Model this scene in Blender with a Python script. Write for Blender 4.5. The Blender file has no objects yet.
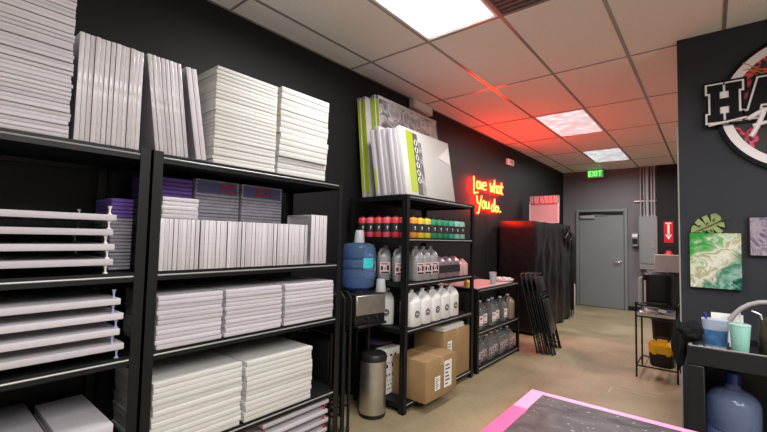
import bpy, bmesh, math, random
from mathutils import Vector, Matrix, noise
random.seed(7)
PI = math.pi
SC = bpy.context.scene
C = SC.collection

# ------------------------------------------------------------------ materials
def mat(name, col, rough=.5, metal=0., spec=.5, var=0., scale=20., bump=0., bscale=80., rnd=0., coat=0., emis=None, estr=0.):
    m = bpy.data.materials.new(name); m.use_nodes = True
    nt = m.node_tree; N = nt.nodes; L = nt.links
    b = N['Principled BSDF']
    b.inputs['Roughness'].default_value = rough; b.inputs['Metallic'].default_value = metal
    b.inputs['Specular IOR Level'].default_value = spec; b.inputs['Coat Weight'].default_value = coat
    b.inputs['Base Color'].default_value = (*col, 1)
    src = None
    if var or rnd:
        tc = N.new('ShaderNodeTexCoord'); nz = N.new('ShaderNodeTexNoise'); nz.inputs['Scale'].default_value = scale
        nz.inputs['Detail'].default_value = 5; L.new(tc.outputs['Object'], nz.inputs['Vector'])
        mr = N.new('ShaderNodeMapRange'); mr.inputs['From Min'].default_value = .3; mr.inputs['From Max'].default_value = .7
        mr.inputs['To Min'].default_value = 1 - var; mr.inputs['To Max'].default_value = 1 + var
        L.new(nz.outputs['Fac'], mr.inputs['Value']); val = mr.outputs['Result']
        if rnd:
            oi = N.new('ShaderNodeObjectInfo'); r2 = N.new('ShaderNodeMapRange')
            r2.inputs['To Min'].default_value = 1 - rnd; r2.inputs['To Max'].default_value = 1 + rnd * .3
            L.new(oi.outputs['Random'], r2.inputs['Value'])
            mu = N.new('ShaderNodeMath'); mu.operation = 'MULTIPLY'
            L.new(val, mu.inputs[0]); L.new(r2.outputs['Result'], mu.inputs[1]); val = mu.outputs[0]
        vm = N.new('ShaderNodeVectorMath'); vm.operation = 'SCALE'; vm.inputs[0].default_value = col
        L.new(val, vm.inputs['Scale']); L.new(vm.outputs['Vector'], b.inputs['Base Color'])
    if bump:
        tc = N.new('ShaderNodeTexCoord'); nz = N.new('ShaderNodeTexNoise'); nz.inputs['Scale'].default_value = bscale
        nz.inputs['Detail'].default_value = 4; L.new(tc.outputs['Object'], nz.inputs['Vector'])
        bp = N.new('ShaderNodeBump'); bp.inputs['Strength'].default_value = bump; bp.inputs['Distance'].default_value = .01
        L.new(nz.outputs['Fac'], bp.inputs['Height']); L.new(bp.outputs['Normal'], b.inputs['Normal'])
    if emis:
        b.inputs['Emission Color'].default_value = (*emis, 1); b.inputs['Emission Strength'].default_value = estr
    return m

def plastic(name, tint, body, fac, rough=.08):
    """thin clear or tinted plastic: see-through tint mixed with a glossy body"""
    m = bpy.data.materials.new(name); m.use_nodes = True
    nt = m.node_tree; N = nt.nodes; L = nt.links
    b = N['Principled BSDF']; b.inputs['Base Color'].default_value = (*body, 1); b.inputs['Roughness'].default_value = rough
    t = N.new('ShaderNodeBsdfTransparent'); t.inputs['Color'].default_value = (*tint, 1)
    mx = N.new('ShaderNodeMixShader'); mx.inputs['Fac'].default_value = fac
    L.new(t.outputs[0], mx.inputs[1]); L.new(b.outputs[0], mx.inputs[2]); L.new(mx.outputs[0], N['Material Output'].inputs['Surface'])
    return m

def ramp_mat(name, stops, scale=3., dist=2., rough=.25, wave=False, detail=6., mscale=(1, 1, 1), grad=None, off=0., nw=1.):
    """marbled poured-paint pattern"""
    m = bpy.data.materials.new(name); m.use_nodes = True
    nt = m.node_tree; N = nt.nodes; L = nt.links
    b = N['Principled BSDF']; b.inputs['Roughness'].default_value = rough
    tc = N.new('ShaderNodeTexCoord'); mp = N.new('ShaderNodeMapping'); mp.inputs['Scale'].default_value = mscale
    L.new(tc.outputs['Object'], mp.inputs['Vector'])
    if wave:
        nz = N.new('ShaderNodeTexWave'); nz.inputs['Scale'].default_value = scale; nz.inputs['Distortion'].default_value = dist
        nz.inputs['Detail'].default_value = detail
    else:
        nz = N.new('ShaderNodeTexNoise'); nz.inputs['Scale'].default_value = scale; nz.inputs['Distortion'].default_value = dist
        nz.inputs['Detail'].default_value = detail
    L.new(mp.outputs['Vector'], nz.inputs['Vector'])
    cr = N.new('ShaderNodeValToRGB'); el = cr.color_ramp.elements
    while len(el) < len(stops): el.new(.5)
    for e, (p, c) in zip(el, stops): e.position = p; e.color = (*c, 1)
    fac = nz.outputs['Fac']
    if grad:
        dt = N.new('ShaderNodeVectorMath'); dt.operation = 'DOT_PRODUCT'; dt.inputs[1].default_value = grad
        L.new(tc.outputs['Object'], dt.inputs[0])
        ma = N.new('ShaderNodeMath'); ma.operation = 'MULTIPLY_ADD'; ma.inputs[1].default_value = nw; L.new(fac, ma.inputs[0])
        ad = N.new('ShaderNodeMath'); ad.operation = 'ADD'; ad.inputs[1].default_value = off
        L.new(dt.outputs['Value'], ad.inputs[0]); L.new(ad.outputs[0], ma.inputs[2]); fac = ma.outputs[0]
    L.new(fac, cr.inputs['Fac']); L.new(cr.outputs['Color'], b.inputs['Base Color'])
    return m

M = {}
M['canvas'] = mat('white_canvas', (.55, .52, .555), .55, var=.03, scale=60, rnd=.16, bump=.15, bscale=300)
M['canvas_warm'] = mat('cream_canvas', (.63, .62, .595), .55, var=.03, scale=60, rnd=.12, bump=.15, bscale=300)
M['canvas_wrap'] = mat('wrapped_canvas', (.60, .575, .605), .25, var=.04, scale=60, rnd=.2, bump=.35, bscale=60, coat=.4)
M['black'] = mat('black_powder_coat', (.006, .0068, .0072), .42, spec=.35, var=.2, scale=30)
M['beam_highlight'] = mat('shelf_lip_highlight', (.36, .35, .35), .35, .4)  # pale colour stands for the specular line on the glossy black beam
M['black_board'] = mat('black_shelf_board', (.007, .007, .008), .6, spec=.3)
M['plastic_black'] = mat('black_plastic', (.009, .009, .0105), .42, spec=.4)
M['film_black'] = mat('black_plastic_film', (.010, .009, .011), .33, bump=.6, bscale=9)
M['vinyl'] = mat('black_vinyl', (.012, .012, .013), .3, bump=.1, bscale=60)
M['steel'] = mat('brushed_steel', (.60, .57, .53), .42, 1., var=.12, scale=12)
M['conduit'] = mat('galvanised_pipe', (.36, .35, .36), .45)
M['chrome'] = mat('bright_metal', (.7, .7, .7), .2, 1.)
M['wall_black'] = mat('black_wall_paint', (.0065, .0067, .0075), .6, spec=.35, var=.12, scale=2, bump=.05, bscale=200)
M['wall_char'] = mat('charcoal_wall_paint', (.024, .0265, .035), .55, spec=.35, var=.1, scale=2, bump=.05, bscale=200)
M['wall_grey'] = mat('grey_wall_paint', (.17, .163, .18), .6, var=.06, scale=2, bump=.06, bscale=120)
M['wall_pale'] = mat('pale_bounce_paint', (.6, .58, .55), .6)  # unseen back and side walls made pale to bounce light onto the ceiling
M['door'] = mat('grey_door_paint', (.21, .228, .235), .45, var=.04, scale=3)
M['panel_grey'] = mat('grey_enamel', (.23, .25, .255), .4, var=.04, scale=6)
M['white'] = mat('white_plastic', (.8, .78, .76), .4)
M['pin'] = mat('pale_blue_pin', (.35, .38, .6), .3)
M['paper'] = mat('white_paper', (.78, .77, .74), .7)
M['ink'] = mat('black_ink', (.015, .015, .015), .6)
M['tile'] = mat('ceiling_tile', (.90, .865, .84), .85, var=.05, scale=90, bump=.25, bscale=160)
M['tee'] = mat('ceiling_tee', (.42, .385, .365), .25, .3, spec=.5)
M['duct'] = mat('vent_grey', (.13, .115, .115), .6)
M['card'] = mat('brown_cardboard', (.31, .19, .085), .75, var=.1, scale=7)
M['tape'] = mat('packing_tape', (.42, .29, .15), .3)
M['pinktape'] = mat('hot_pink_tape', (.85, .10, .27), .4, var=.05, scale=8)
M['palepink'] = mat('pale_pink_tape', (.85, .28, .46), .4, var=.05, scale=8)
M['lime'] = mat('lime_print', (.42, .52, .03), .4)
M['red_lab'] = mat('red_print', (.6, .03, .05), .5)
M['navy'] = mat('navy_print', (.10, .11, .24), .4)
M['purple'] = mat('purple_wrap', (.15, .08, .36), .35, var=.15, scale=10)
M['greywrap'] = mat('grey_shrink_wrap', (.34, .325, .385), .25, var=.15, scale=25, bump=.4, bscale=40, coat=.5)
M['swirl'] = ramp_mat('grey_swirl_print', [(0, (.12, .11, .13)), (.35, (.5, .48, .5)), (.5, (.16, .15, .17)), (.7, (.6, .58, .6)), (1, (.3, .28, .3))], 4., 6., .3, True, 2.)
M['blue_water'] = plastic('blue_bottle_plastic', (.55, .68, .96), (.22, .35, .58), .22)
M['blue_dark'] = plastic('deep_blue_bottle_plastic', (.62, .70, .95), (.27, .34, .55), .42)
M['clear'] = plastic('clear_plastic', (.80, .82, .82), (.45, .45, .44), .28)
M['clear_cup'] = plastic('frosted_cup', (.85, .86, .88), (.7, .72, .75), .5, .2)
M['jar_glass'] = plastic('smoky_jar', (.62, .58, .52), (.12, .11, .09), .3)
M['blue_plast'] = mat('blue_plastic', (.02, .05, .3), .3)
M['teal_lab'] = mat('turquoise_print', (.03, .5, .5), .5)
M['jug_grey'] = mat('grey_jug_plastic', (.27, .265, .275), .3, var=.08, scale=15)
M['jug_white'] = mat('white_jug_plastic', (.72, .72, .70), .35)
M['jug_mauve'] = mat('mauve_jug_plastic', (.20, .135, .17), .3)
M['jug_rose'] = mat('pale_rose_plastic', (.62, .38, .38), .35)
M['pink_lab'] = mat('pink_print', (.62, .45, .47), .5)
M['mint'] = mat('mint_enamel', (.30, .62, .52), .35)
M['yellow'] = mat('yellow_plastic', (.75, .42, .01), .35)
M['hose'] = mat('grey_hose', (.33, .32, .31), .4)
M['fabric_black'] = mat('black_cloth', (.007, .007, .008), .85, spec=.2, bump=.6, bscale=25)
M['red'] = mat('red_enamel', (.6, .02, .03), .3)
M['pale_box'] = mat('pale_pink_card', (.66, .55, .54), .6)
M['neon_tinted_white'] = mat('white_sheet_neon_tint', (.46, .37, .375), .5, var=.08, scale=6)  # white board with the pink of the neon light put into its colour
M['leaf'] = mat('leaf_green', (.28, .35, .12), .5, var=.25, scale=12)
M['leaf_dark'] = mat('leaf_vein', (.05, .06, .03), .6)
M['logo_red'] = ramp_mat('logo_print', [(0, (.008, .007, .01)), (.53, (.012, .01, .012)), (.56, (.75, .03, .06)), (.63, (.75, .10, .28)), (.67, (.02, .01, .02)), (1, (.01, .01, .01))], 7., .8, .5, False, 2.)
M['logo_white'] = mat('logo_white', (.88, .82, .84), .45)
M['logo_black'] = mat('logo_black', (.004, .004, .005), .6, spec=.2)
M['gold'] = mat('gold_line', (.6, .22, .03), .4)
M['paint_green'] = ramp_mat('green_pour', grad=(1.05, 0, -1.15), off=.36, nw=.8, stops=[(0, (.02, .30, .03)), (.26, (.03, .34, .05)), (.36, (.22, .45, .20)), (.43, (.70, .74, .60)), (.49, (.36, .36, .16)), (.55, (.78, .78, .70)), (.62, (.42, .46, .30)), (.70, (.02, .20, .14)), (.80, (.30, .50, .40)), (.88, (.0, .10, .075)), (1, (.0, .06, .045))], scale=9., dist=1.2, rough=.2, detail=9.)
M['paint_purple'] = ramp_mat('purple_pour', [(0, (.06, .03, .08)), (.38, (.14, .10, .17)), (.46, (.42, .36, .44)), (.52, (.20, .17, .22)), (.58, (.38, .33, .40)), (.65, (.45, .10, .45)), (1, (.15, .06, .17))], 7., 1.6, .2, False, 6.)
M['neon'] = mat('neon_glow', (.2, .01, .01), .4, emis=(1., .0155, .003), estr=74.)
M['exit_green'] = mat('exit_lens', (.0, .12, .02), .4, emis=(.02, .9, .10), estr=.55)
M['exit_letter'] = mat('exit_letter_glow', (.3, .5, .3), .4, emis=(.35, 1., .25), estr=1.1)

# floor: worn polished concrete
def floor_mat():
    m = bpy.data.materials.new('polished_concrete'); m.use_nodes = True
    nt = m.node_tree; N = nt.nodes; L = nt.links; b = N['Principled BSDF']
    tc = N.new('ShaderNodeTexCoord')
    n1 = N.new('ShaderNodeTexNoise'); n1.inputs['Scale'].default_value = 1.3; n1.inputs['Detail'].default_value = 8; n1.inputs['Distortion'].default_value = .6
    n2 = N.new('ShaderNodeTexNoise'); n2.inputs['Scale'].default_value = 26; n2.inputs['Detail'].default_value = 5
    for n in (n1, n2): L.new(tc.outputs['Object'], n.inputs['Vector'])
    cr = N.new('ShaderNodeValToRGB'); e = cr.color_ramp.elements
    e[0].position = .32; e[0].color = (.23, .182, .10, 1); e[1].position = .68; e[1].color = (.42, .345, .215, 1)
    L.new(n1.outputs['Fac'], cr.inputs['Fac'])
    mx = N.new('ShaderNodeMix'); mx.data_type = 'RGBA'; mx.blend_type = 'MULTIPLY'; mx.inputs['Factor'].default_value = .35
    L.new(cr.outputs['Color'], mx.inputs['A']); L.new(n2.outputs['Fac'], mx.inputs['B']); L.new(mx.outputs['Result'], b.inputs['Base Color'])
    mr = N.new('ShaderNodeMapRange'); mr.inputs['To Min'].default_value = .34; mr.inputs['To Max'].default_value = .58
    L.new(n1.outputs['Fac'], mr.inputs['Value']); L.new(mr.outputs['Result'], b.inputs['Roughness'])
    return m
M['floor'] = floor_mat()

# worktable: dark grey film with dried paint flecks
def table_mat():
    m = bpy.data.materials.new('paint_flecked_film'); m.use_nodes = True
    nt = m.node_tree; N = nt.nodes; L = nt.links; b = N['Principled BSDF']
    tc = N.new('ShaderNodeTexCoord'); b.inputs['Roughness'].default_value = .55
    n1 = N.new('ShaderNodeTexNoise'); n1.inputs['Scale'].default_value = 7; n1.inputs['Detail'].default_value = 8; n1.inputs['Distortion'].default_value = 1.5
    n2 = N.new('ShaderNodeTexNoise'); n2.inputs['Scale'].default_value = 85; n2.inputs['Detail'].default_value = 2
    for n in (n1, n2): L.new(tc.outputs['Object'], n.inputs['Vector'])
    cr = N.new('ShaderNodeValToRGB'); e = cr.color_ramp.elements
    e[0].position = .3; e[0].color = (.018, .017, .018, 1); e[1].position = .7; e[1].color = (.085, .08, .084, 1)
    L.new(n1.outputs['Fac'], cr.inputs['Fac'])
    c2 = N.new('ShaderNodeValToRGB'); e = c2.color_ramp.elements
    e[0].position = .69; e[0].color = (0, 0, 0, 1); e[1].position = .74; e[1].color = (.42, .40, .40, 1)
    L.new(n2.outputs['Fac'], c2.inputs['Fac'])
    mx = N.new('ShaderNodeMix'); mx.data_type = 'RGBA'; mx.blend_type = 'ADD'; mx.inputs['Factor'].default_value = 1
    L.new(cr.outputs['Color'], mx.inputs['A']); L.new(c2.outputs['Color'], mx.inputs['B']); L.new(mx.outputs['Result'], b.inputs['Base Color'])
    bp = N.new('ShaderNodeBump'); bp.inputs['Strength'].default_value = .5; bp.inputs['Distance'].default_value = .01
    L.new(n1.outputs['Fac'], bp.inputs['Height']); L.new(bp.outputs['Normal'], b.inputs['Normal'])
    return m
M['worktop'] = table_mat()

# light diffuser: prismatic lens, brighter and dimmer facets
def lens_mat(name, hi, lo):
    m = bpy.data.materials.new(name); m.use_nodes = True
    nt = m.node_tree; N = nt.nodes; L = nt.links; b = N['Principled BSDF']
    tc = N.new('ShaderNodeTexCoord'); b.inputs['Base Color'].default_value = (.8, .82, .85, 1); b.inputs['Roughness'].default_value = .3
    vo = N.new('ShaderNodeTexVoronoi'); vo.inputs['Scale'].default_value = 7.
    L.new(tc.outputs['Object'], vo.inputs['Vector'])
    mr = N.new('ShaderNodeMapRange'); mr.inputs['From Max'].default_value = .6; mr.inputs['To Min'].default_value = hi; mr.inputs['To Max'].default_value = lo
    L.new(vo.outputs['Distance'], mr.inputs['Value'])
    b.inputs['Emission Color'].default_value = (.86, .95, 1., 1); L.new(mr.outputs['Result'], b.inputs['Emission Strength'])
    return m
M['lens'] = lens_mat('prismatic_lens', .95, .45); M['lens_bright'] = lens_mat('prismatic_lens_bright', 1.9, .8)  # second lens is the same with more glow, for the near panel's brightness

# ------------------------------------------------------------------ mesh helpers
def new(): return bmesh.new()
def box(bm, x0, x1, y0, y1, z0, z1, bev=0., seg=1, mx=None):
    r = bmesh.ops.create_cube(bm, size=1.)
    vs = r['verts']
    for v in vs: v.co = Vector(((x0 + x1) / 2 + v.co.x * (x1 - x0), (y0 + y1) / 2 + v.co.y * (y1 - y0), (z0 + z1) / 2 + v.co.z * (z1 - z0)))
    fs = set(); es = set()
    for v in vs: es.update(v.link_edges); fs.update(v.link_faces)
    if bev:
        g = bmesh.ops.bevel(bm, geom=list(es) + list(vs), offset=bev, segments=seg, affect='EDGES', profile=.5)
        vs = list({v for f in g['faces'] for v in f.verts})
    if mx is not None: bmesh.ops.transform(bm, matrix=mx, verts=vs)
    return vs
def loft(bm, secs, cap=True, closed_ring=False):
    rings = [[bm.verts.new(p) for p in s] for s in secs]
    n = len(rings[0])
    for a, b in zip(rings, rings[1:] + (rings[:1] if closed_ring else [])):
        for i in range(n): bm.faces.new((a[i], a[(i + 1) % n], b[(i + 1) % n], b[i]))
    if cap and not closed_ring:
        bm.faces.new(rings[0][::-1]); bm.faces.new(rings[-1])
    return [v for r in rings for v in r]
def lathe(bm, prof, n=20, c=(0, 0, 0), sx=1., sy=1., cap=True):
    secs = [[Vector((c[0] + r * sx * math.cos(2 * PI * i / n), c[1] + r * sy * math.sin(2 * PI * i / n), c[2] + z)) for i in range(n)] for r, z in prof]
    return loft(bm, secs, cap)
def tube(bm, pts, r, n=8, closed=False):
    pts = [Vector(p) for p in pts]; rr = r if isinstance(r, (list, tuple)) else [r] * len(pts)
    m = len(pts); secs = []
    up = None
    for i, p in enumerate(pts):
        if closed: d = (pts[(i + 1) % m] - pts[i - 1])
        else: d = (pts[min(i + 1, m - 1)] - pts[max(i - 1, 0)])
        d.normalize()
        if up is None:
            up = Vector((0, 0, 1)) if abs(d.z) < .9 else Vector((1, 0, 0))
        up = (up - d * up.dot(d)).normalized(); s = d.cross(up)
        secs.append([p + (up * math.cos(2 * PI * k / n) + s * math.sin(2 * PI * k / n)) * rr[i] for k in range(n)])
    return loft(bm, secs, True, closed)
def rrect(w, d, z, cx=0., cy=0., n=16, e=4.):
    out = []
    for i in range(n):
        a = 2 * PI * (i + .5) / n; c, s = math.cos(a), math.sin(a)
        out.append(Vector((cx + w / 2 * math.copysign(abs(c) ** (2 / e), c), cy + d / 2 * math.copysign(abs(s) ** (2 / e), s), z)))
    return out
def poly(bm, pts, d):
    """prism from a 3-D outline, pushed along the vector d"""
    d = Vector(d)
    a = [bm.verts.new(Vector(p)) for p in pts]; b = [bm.verts.new(Vector(p) + d) for p in pts]
    n = len(a); bm.faces.new(a[::-1]); bm.faces.new(b)
    for i in range(n): bm.faces.new((a[i], a[(i + 1) % n], b[(i + 1) % n], b[i]))
def mesh(name, bm, m, smooth=True):
    bmesh.ops.recalc_face_normals(bm, faces=bm.faces[:])
    me = bpy.data.meshes.new(name); bm.to_mesh(me); bm.free(); me.materials.append(m)
    if smooth and len(me.polygons):
        me.polygons.foreach_set('use_smooth', [True] * len(me.polygons)); me.set_sharp_from_angle(angle=math.radians(38))
    return me
def obj(name, bm, m, parent=None, loc=None, rot=None, smooth=True, label=None):
    me = bm if isinstance(bm, bpy.types.Mesh) else mesh(name, bm, m, smooth)
    o = bpy.data.objects.new(name, me); C.objects.link(o)
    if parent: o.parent = parent
    if loc is not None: o.location = loc
    if rot is not None: o.rotation_euler = rot
    if label: o['label'] = label
    return o
def tag(o, label, cat, group=None, kind=None):
    o['label'] = label; o['category'] = cat
    if group: o['group'] = group
    if kind: o['kind'] = kind
    return o
def thing(name, label, cat, loc=(0, 0, 0), rz=0., group=None, rot=None):
    o = bpy.data.objects.new(name, None); C.objects.link(o); o.empty_display_size = .05
    o.location = loc; o.rotation_euler = rot if rot else (0, 0, rz)
    return tag(o, label, cat, group)
def struct(name, bm, m, parent=None, smooth=False):
    o = obj(name, bm, m, parent, smooth=smooth)
    if not parent: o['kind'] = 'structure'
    return o
def dup(root, loc, rot=None, label=None, group=None):
    r = root.copy(); C.objects.link(r); r.location = loc
    if rot is not None: r.rotation_euler = rot
    if label: r['label'] = label
    if group: r['group'] = group
    for ch in list(root.children):
        c = ch.copy(); C.objects.link(c); c.parent = r
        for g in ch.children:
            d = g.copy(); C.objects.link(d); d.parent = c
    return r
ONES = 'first second third fourth fifth sixth seventh eighth ninth tenth eleventh twelfth thirteenth fourteenth fifteenth sixteenth seventeenth eighteenth nineteenth twentieth'.split()
TENS = {20: 'twenty', 30: 'thirty', 40: 'forty', 50: 'fifty'}
TENTH = {20: 'twentieth', 30: 'thirtieth', 40: 'fortieth', 50: 'fiftieth'}
def nth(k):
    k += 1
    if k <= 20: return ONES[k - 1]
    t = k // 10 * 10
    return TENTH[t] if k == t else TENS[t] + '-' + ONES[k - t - 1]

# ------------------------------------------------------------------ camera
yaw, pitch, roll, fpx = -.689106133, .0540490577, .0222379844, 395.7628
fwd = Vector((math.sin(yaw) * math.cos(pitch), math.cos(yaw) * math.cos(pitch), math.sin(pitch)))
rt = Vector((math.cos(yaw), -math.sin(yaw), 0)); upv = rt.cross(fwd)
R1 = rt * math.cos(roll) + upv * math.sin(roll); U1 = upv * math.cos(roll) - rt * math.sin(roll)
cd = bpy.data.cameras.new('camera'); cam = bpy.data.objects.new('camera', cd); C.objects.link(cam)
mw = Matrix.Identity(4)
for i in range(3): mw[i][0], mw[i][1], mw[i][2] = R1[i], U1[i], -fwd[i]
mw[2][3] = 1.40
cam.matrix_world = mw
cd.sensor_width = 36; cd.lens = fpx / 767 * 36; cd.clip_start = .05
SC.camera = cam

# ------------------------------------------------------------------ room shell
XL, YF, CH, YB, XR = -2.60, 9.70, 2.977, -3.2, 3.6
bm = new(); box(bm, XL - .1, XR, YB, YF + .1, -.1, 0); struct('floor', bm, M['floor'])
bm = new(); box(bm, XL - .1, XL, YB, YF + .1, 0, CH + .1); struct('wall_left', bm, M['wall_black'])
bm = new(); box(bm, XL, XR, YF, YF + .1, 0, CH + .1); struct('wall_far', bm, M['wall_grey'])
bm = new(); box(bm, XL, XR, YB - .1, YB, 0, CH + .1); struct('wall_back', bm, M['wall_pale'])
bm = new(); box(bm, XR, XR + .1, YB, YF + .1, 0, CH + .1); struct('wall_side', bm, M['wall_pale'])
bm = new(); box(bm, -.17, XR, 3.745, 3.87, 0, CH); struct('wall_right', bm, M['wall_char'])
bm = new(); box(bm, -.80, XR, 9.62, YF, 0, CH); struct('wall_black', bm, M['wall_black'])
bm = new(); box(bm, -.179, -.1705, 3.744, 3.872, 0, 2.3); struct('trim_1', bm, mat('worn_corner_bead', (.34, .32, .31), .6))
bm = new(); box(bm, XL, -2.32, YF - .012, YF, 0, .09); box(bm, -1.33, -.80, YF - .012, YF, 0, .09); struct('baseboard_far', bm, M['black'])

GX = [-2.3299 + .6096 * k for k in range(-1, 11)]; GY = [1.3866 + 1.2192 * k for k in range(-4, 8)]
light_cells = {(1, 4): 'near', (1, 7): 'mid', (1, 9): 'far', (5, 2): 'b2', (6, 4): 'b3', (8, 2): 'b4', (4, 3): 'b5', (6, 7): 'b7', (4, 9): 'b8', (7, 3): 'b9', (6, 2): 'b10'}   # (column, row); the b cells are unseen panels added for more light
vent_cell = (2, 4)
bm = new()
xs = [XL] + [g for g in GX if XL < g < XR] + [XR]; ys = [YB] + [g for g in GY if YB < g < YF] + [YF]
def col_of(x): return round((x + 2.3299) / .6096)
def row_of(y): return round((y - 1.3866) / 1.2192) + 4
for i in range(len(xs) - 1):
    for j in range(len(ys) - 1):
        if i > 0 and j > 0 and ((col_of(xs[i]), row_of(ys[j])) in light_cells or (col_of(xs[i]), row_of(ys[j])) == vent_cell): continue
        box(bm, xs[i] + .008, xs[i + 1] - .008, ys[j] + .008, ys[j + 1] - .008, CH + .002, CH + .02)
box(bm, XL, XR, YB, YF, CH + .12, CH + .16)
struct('ceiling', bm, M['tile'])
bm = new()
for x in xs[1:-1]: box(bm, x - .012, x + .012, YB, YF, CH - .002, CH + .004)
for y in ys[1:-1]: box(bm, XL, XR, y - .009, y + .009, CH - .0015, CH + .003)
box(bm, XL, XL + .02, YB, YF, CH - .002, CH + .004)
box(bm, XL, XR, YF - .02, YF, CH - .002, CH + .004)
struct('trim_2', bm, M['tee'])

LLAB = {'near': 'large bright white ceiling light panel above the white canvases', 'mid': 'white ceiling light panel in the red-tinted part of the ceiling',
        'far': 'small white ceiling light panel close to the green exit sign'}
for (ci, rj), k in light_cells.items():
    x = -2.3299 + .6096 * ci; y = 1.3866 + 1.2192 * (rj - 4)
    t = thing('ceiling_light', LLAB.get(k, 'added unseen ceiling light panel for extra bounce light'), 'ceiling light', (x + .3048, y + .6096, CH), group='ceiling light panels')
    bm = new()
    for a in ((-.2928, -.275, -.598, .598), (.275, .2928, -.598, .598), (-.275, .275, -.598, -.58), (-.275, .275, .58, .598)): box(bm, *a, -.001, .03)
    obj('frame', bm, M['white'], t, smooth=False)
    bm = new(); box(bm, -.2745, .2745, -.5795, .5795, .012, .022); obj('diffuser', bm, M['lens_bright' if k == 'near' else 'lens'], t, smooth=False)
    ld = bpy.data.lights.new('tubes', 'AREA'); ld.shape = 'RECTANGLE'; ld.size = .52; ld.size_y = 1.12
    ld.energy = 35; ld.color = (1., .98, .965); ld.spread = math.radians(168)
    lo = bpy.data.objects.new('lamp', ld); C.objects.link(lo); lo.parent = t; lo.location = (0, 0, .008)

t = thing('ceiling_vent', 'dark grey square air vent in the ceiling beside the near light', 'vent', (-2.3299 + 2 * .6096 + .3048, 1.3866 + .6096, CH))
bm = new(); box(bm, -.29, .29, -.598, .598, .02, .03); obj('backing', bm, M['duct'], t, smooth=False)
bm = new()
for k in range(24): box(bm, -.28, .28, -.58 + k * .049, -.545 + k * .049, .004, .009)
obj('grille', bm, M['duct'], t, smooth=False)
bm = new()
for a in ((-.2928, -.28, -.598, .598), (.28, .2928, -.598, .598), (-.28, .28, -.598, -.585), (-.28, .28, .585, .598)): box(bm, *a, -.001, .02)
obj('frame', bm, M['duct'], t, smooth=False)
bm = new(); lathe(bm, [(.018, 0), (.018, -.006), (.006, -.012), (.006, -.03), (.014, -.034), (.014, -.037)], 12)
tag(obj('sprinkler', bm, M['duct'], loc=(-.5011, 2.68, CH - .0025)), 'tiny dark clip on the ceiling grid near the logo wall', 'sprinkler')

# door
d1 = struct('door_1', (lambda b: (box(b, -2.255, -1.385, 9.665, 9.70, .01, 2.055, .003), b)[1])(new()), M['door'])
bm = new()
box(bm, -2.315, -2.262, 9.64, 9.70, 0, 2.12, .004); box(bm, -1.378, -1.325, 9.64, 9.70, 0, 2.12, .004); box(bm, -2.262, -1.378, 9.64, 9.70, 2.062, 2.12, .004)
obj('door_frame', bm, M['door'], d1)
bm = new(); lathe(bm, [(.03, 0), (.03, .012), (.014, .018), (.014, .05)], 14); bmesh.ops.transform(bm, matrix=Matrix.Translation((-1.46, 9.665, .99)) @ Matrix.Rotation(PI / 2, 4, 'X'), verts=bm.verts)
tube(bm, [(-1.46, 9.615, .99), (-1.50, 9.612, .99), (-1.575, 9.617, .985)], .011)
obj('handle', bm, M['chrome'], d1)
bm = new(); box(bm, -2.25, -1.40, 9.635, 9.664, 2.0, 2.05, .006); obj('weather_hood', bm, M['black'], d1)
bm = new(); box(bm, -2.235, -1.93, 9.615, 9.664, 1.915, 1.985, .008); box(bm, -2.0, -1.75, 9.625, 9.635, 1.988, 1.996); obj('door_closer', bm, M['conduit'], d1)

# exit sign
t = thing('exit_sign', 'green lit EXIT sign hanging from the ceiling above the grey door', 'exit sign', (-1.89, 9.50, 2.80))
bm = new(); box(bm, -.155, .155, -.03, .03, 0, .165, .01, 2); obj('housing', bm, M['white'], t)
bm = new(); box(bm, -.142, .142, -.034, -.0305, .012, .153); obj('lens', bm, M['exit_green'], t, smooth=False)
bm = new(); box(bm, -.05, .05, -.02, .02, .166, .1735); obj('mount', bm, M['white'], t, smooth=False)
bm = new()
def bar(bm, x0, z0, x1, z1, w=.017, y=-.0375):
    d = Vector((x1 - x0, 0, z1 - z0)); L_ = d.length; a = math.atan2(d.z, d.x)
    box(bm, -w / 2, L_ + w / 2, 0, .003, -w / 2, w / 2, mx=Matrix.Translation((x0, y, z0)) @ Matrix.Rotation(-a, 4, 'Y'))
for s in (((-.118, .035, -.118, .13), (-.118, .13, -.075, .13), (-.118, .082, -.082, .082), (-.118, .035, -.075, .035)),
          ((-.048, .035, .008, .13), (-.048, .13, .008, .035)), ((.035, .035, .035, .13),), ((.065, .13, .125, .13), (.095, .13, .095, .035))):
    for q in s: bar(bm, *q)
obj('lettering', bm, M['exit_letter'], t, smooth=False)

# electrics on the far wall
t = thing('electric_panel', 'grey electrical panel on the far wall below the metal conduits', 'electrical panel', (-.955, 9.70, .87))
bm = new(); box(bm, -.155, .155, -.13, 0, 0, 1.07, .006); obj('cabinet', bm, M['panel_grey'], t)
bm = new(); box(bm, -.12, .12, -.142, -.1305, .12, .80, .004); obj('door', bm, M['panel_grey'], t)
bm = new(); box(bm, .07, .095, -.152, -.1425, .43, .50, .003); obj('latch', bm, M['steel'], t)
for k, (x, r) in enumerate(((-1.08, .012), (-1.02, .012), (-.965, .028), (-.895, .014), (-.845, .014))):
    bm = new(); tube(bm, [(0, 0, 0), (0, 0, CH - 1.946)], r, 10); lathe(bm, [(r + .008, 0), (r + .008, .04)], 10)
    tag(obj('conduit', bm, M['conduit'], loc=(x, 9.62, 1.942)), ('first', 'second', 'thick middle', 'fourth', 'last')[k] + ' steel conduit from the door side, rising above the electrical panel', 'conduit', 'conduits above the panel')
bm = new(); box(bm, -1.2, -.81, 9.652, 9.699, 2.25, 2.28, .003); tag(obj('conduit_strut', bm, M['steel']), 'thin horizontal metal strut behind the steel conduits', 'bracket')
t = thing('wall_box', 'small grey control box on far wall between door and electrical panel', 'control box', (-1.187, 9.70, 1.33))
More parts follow.
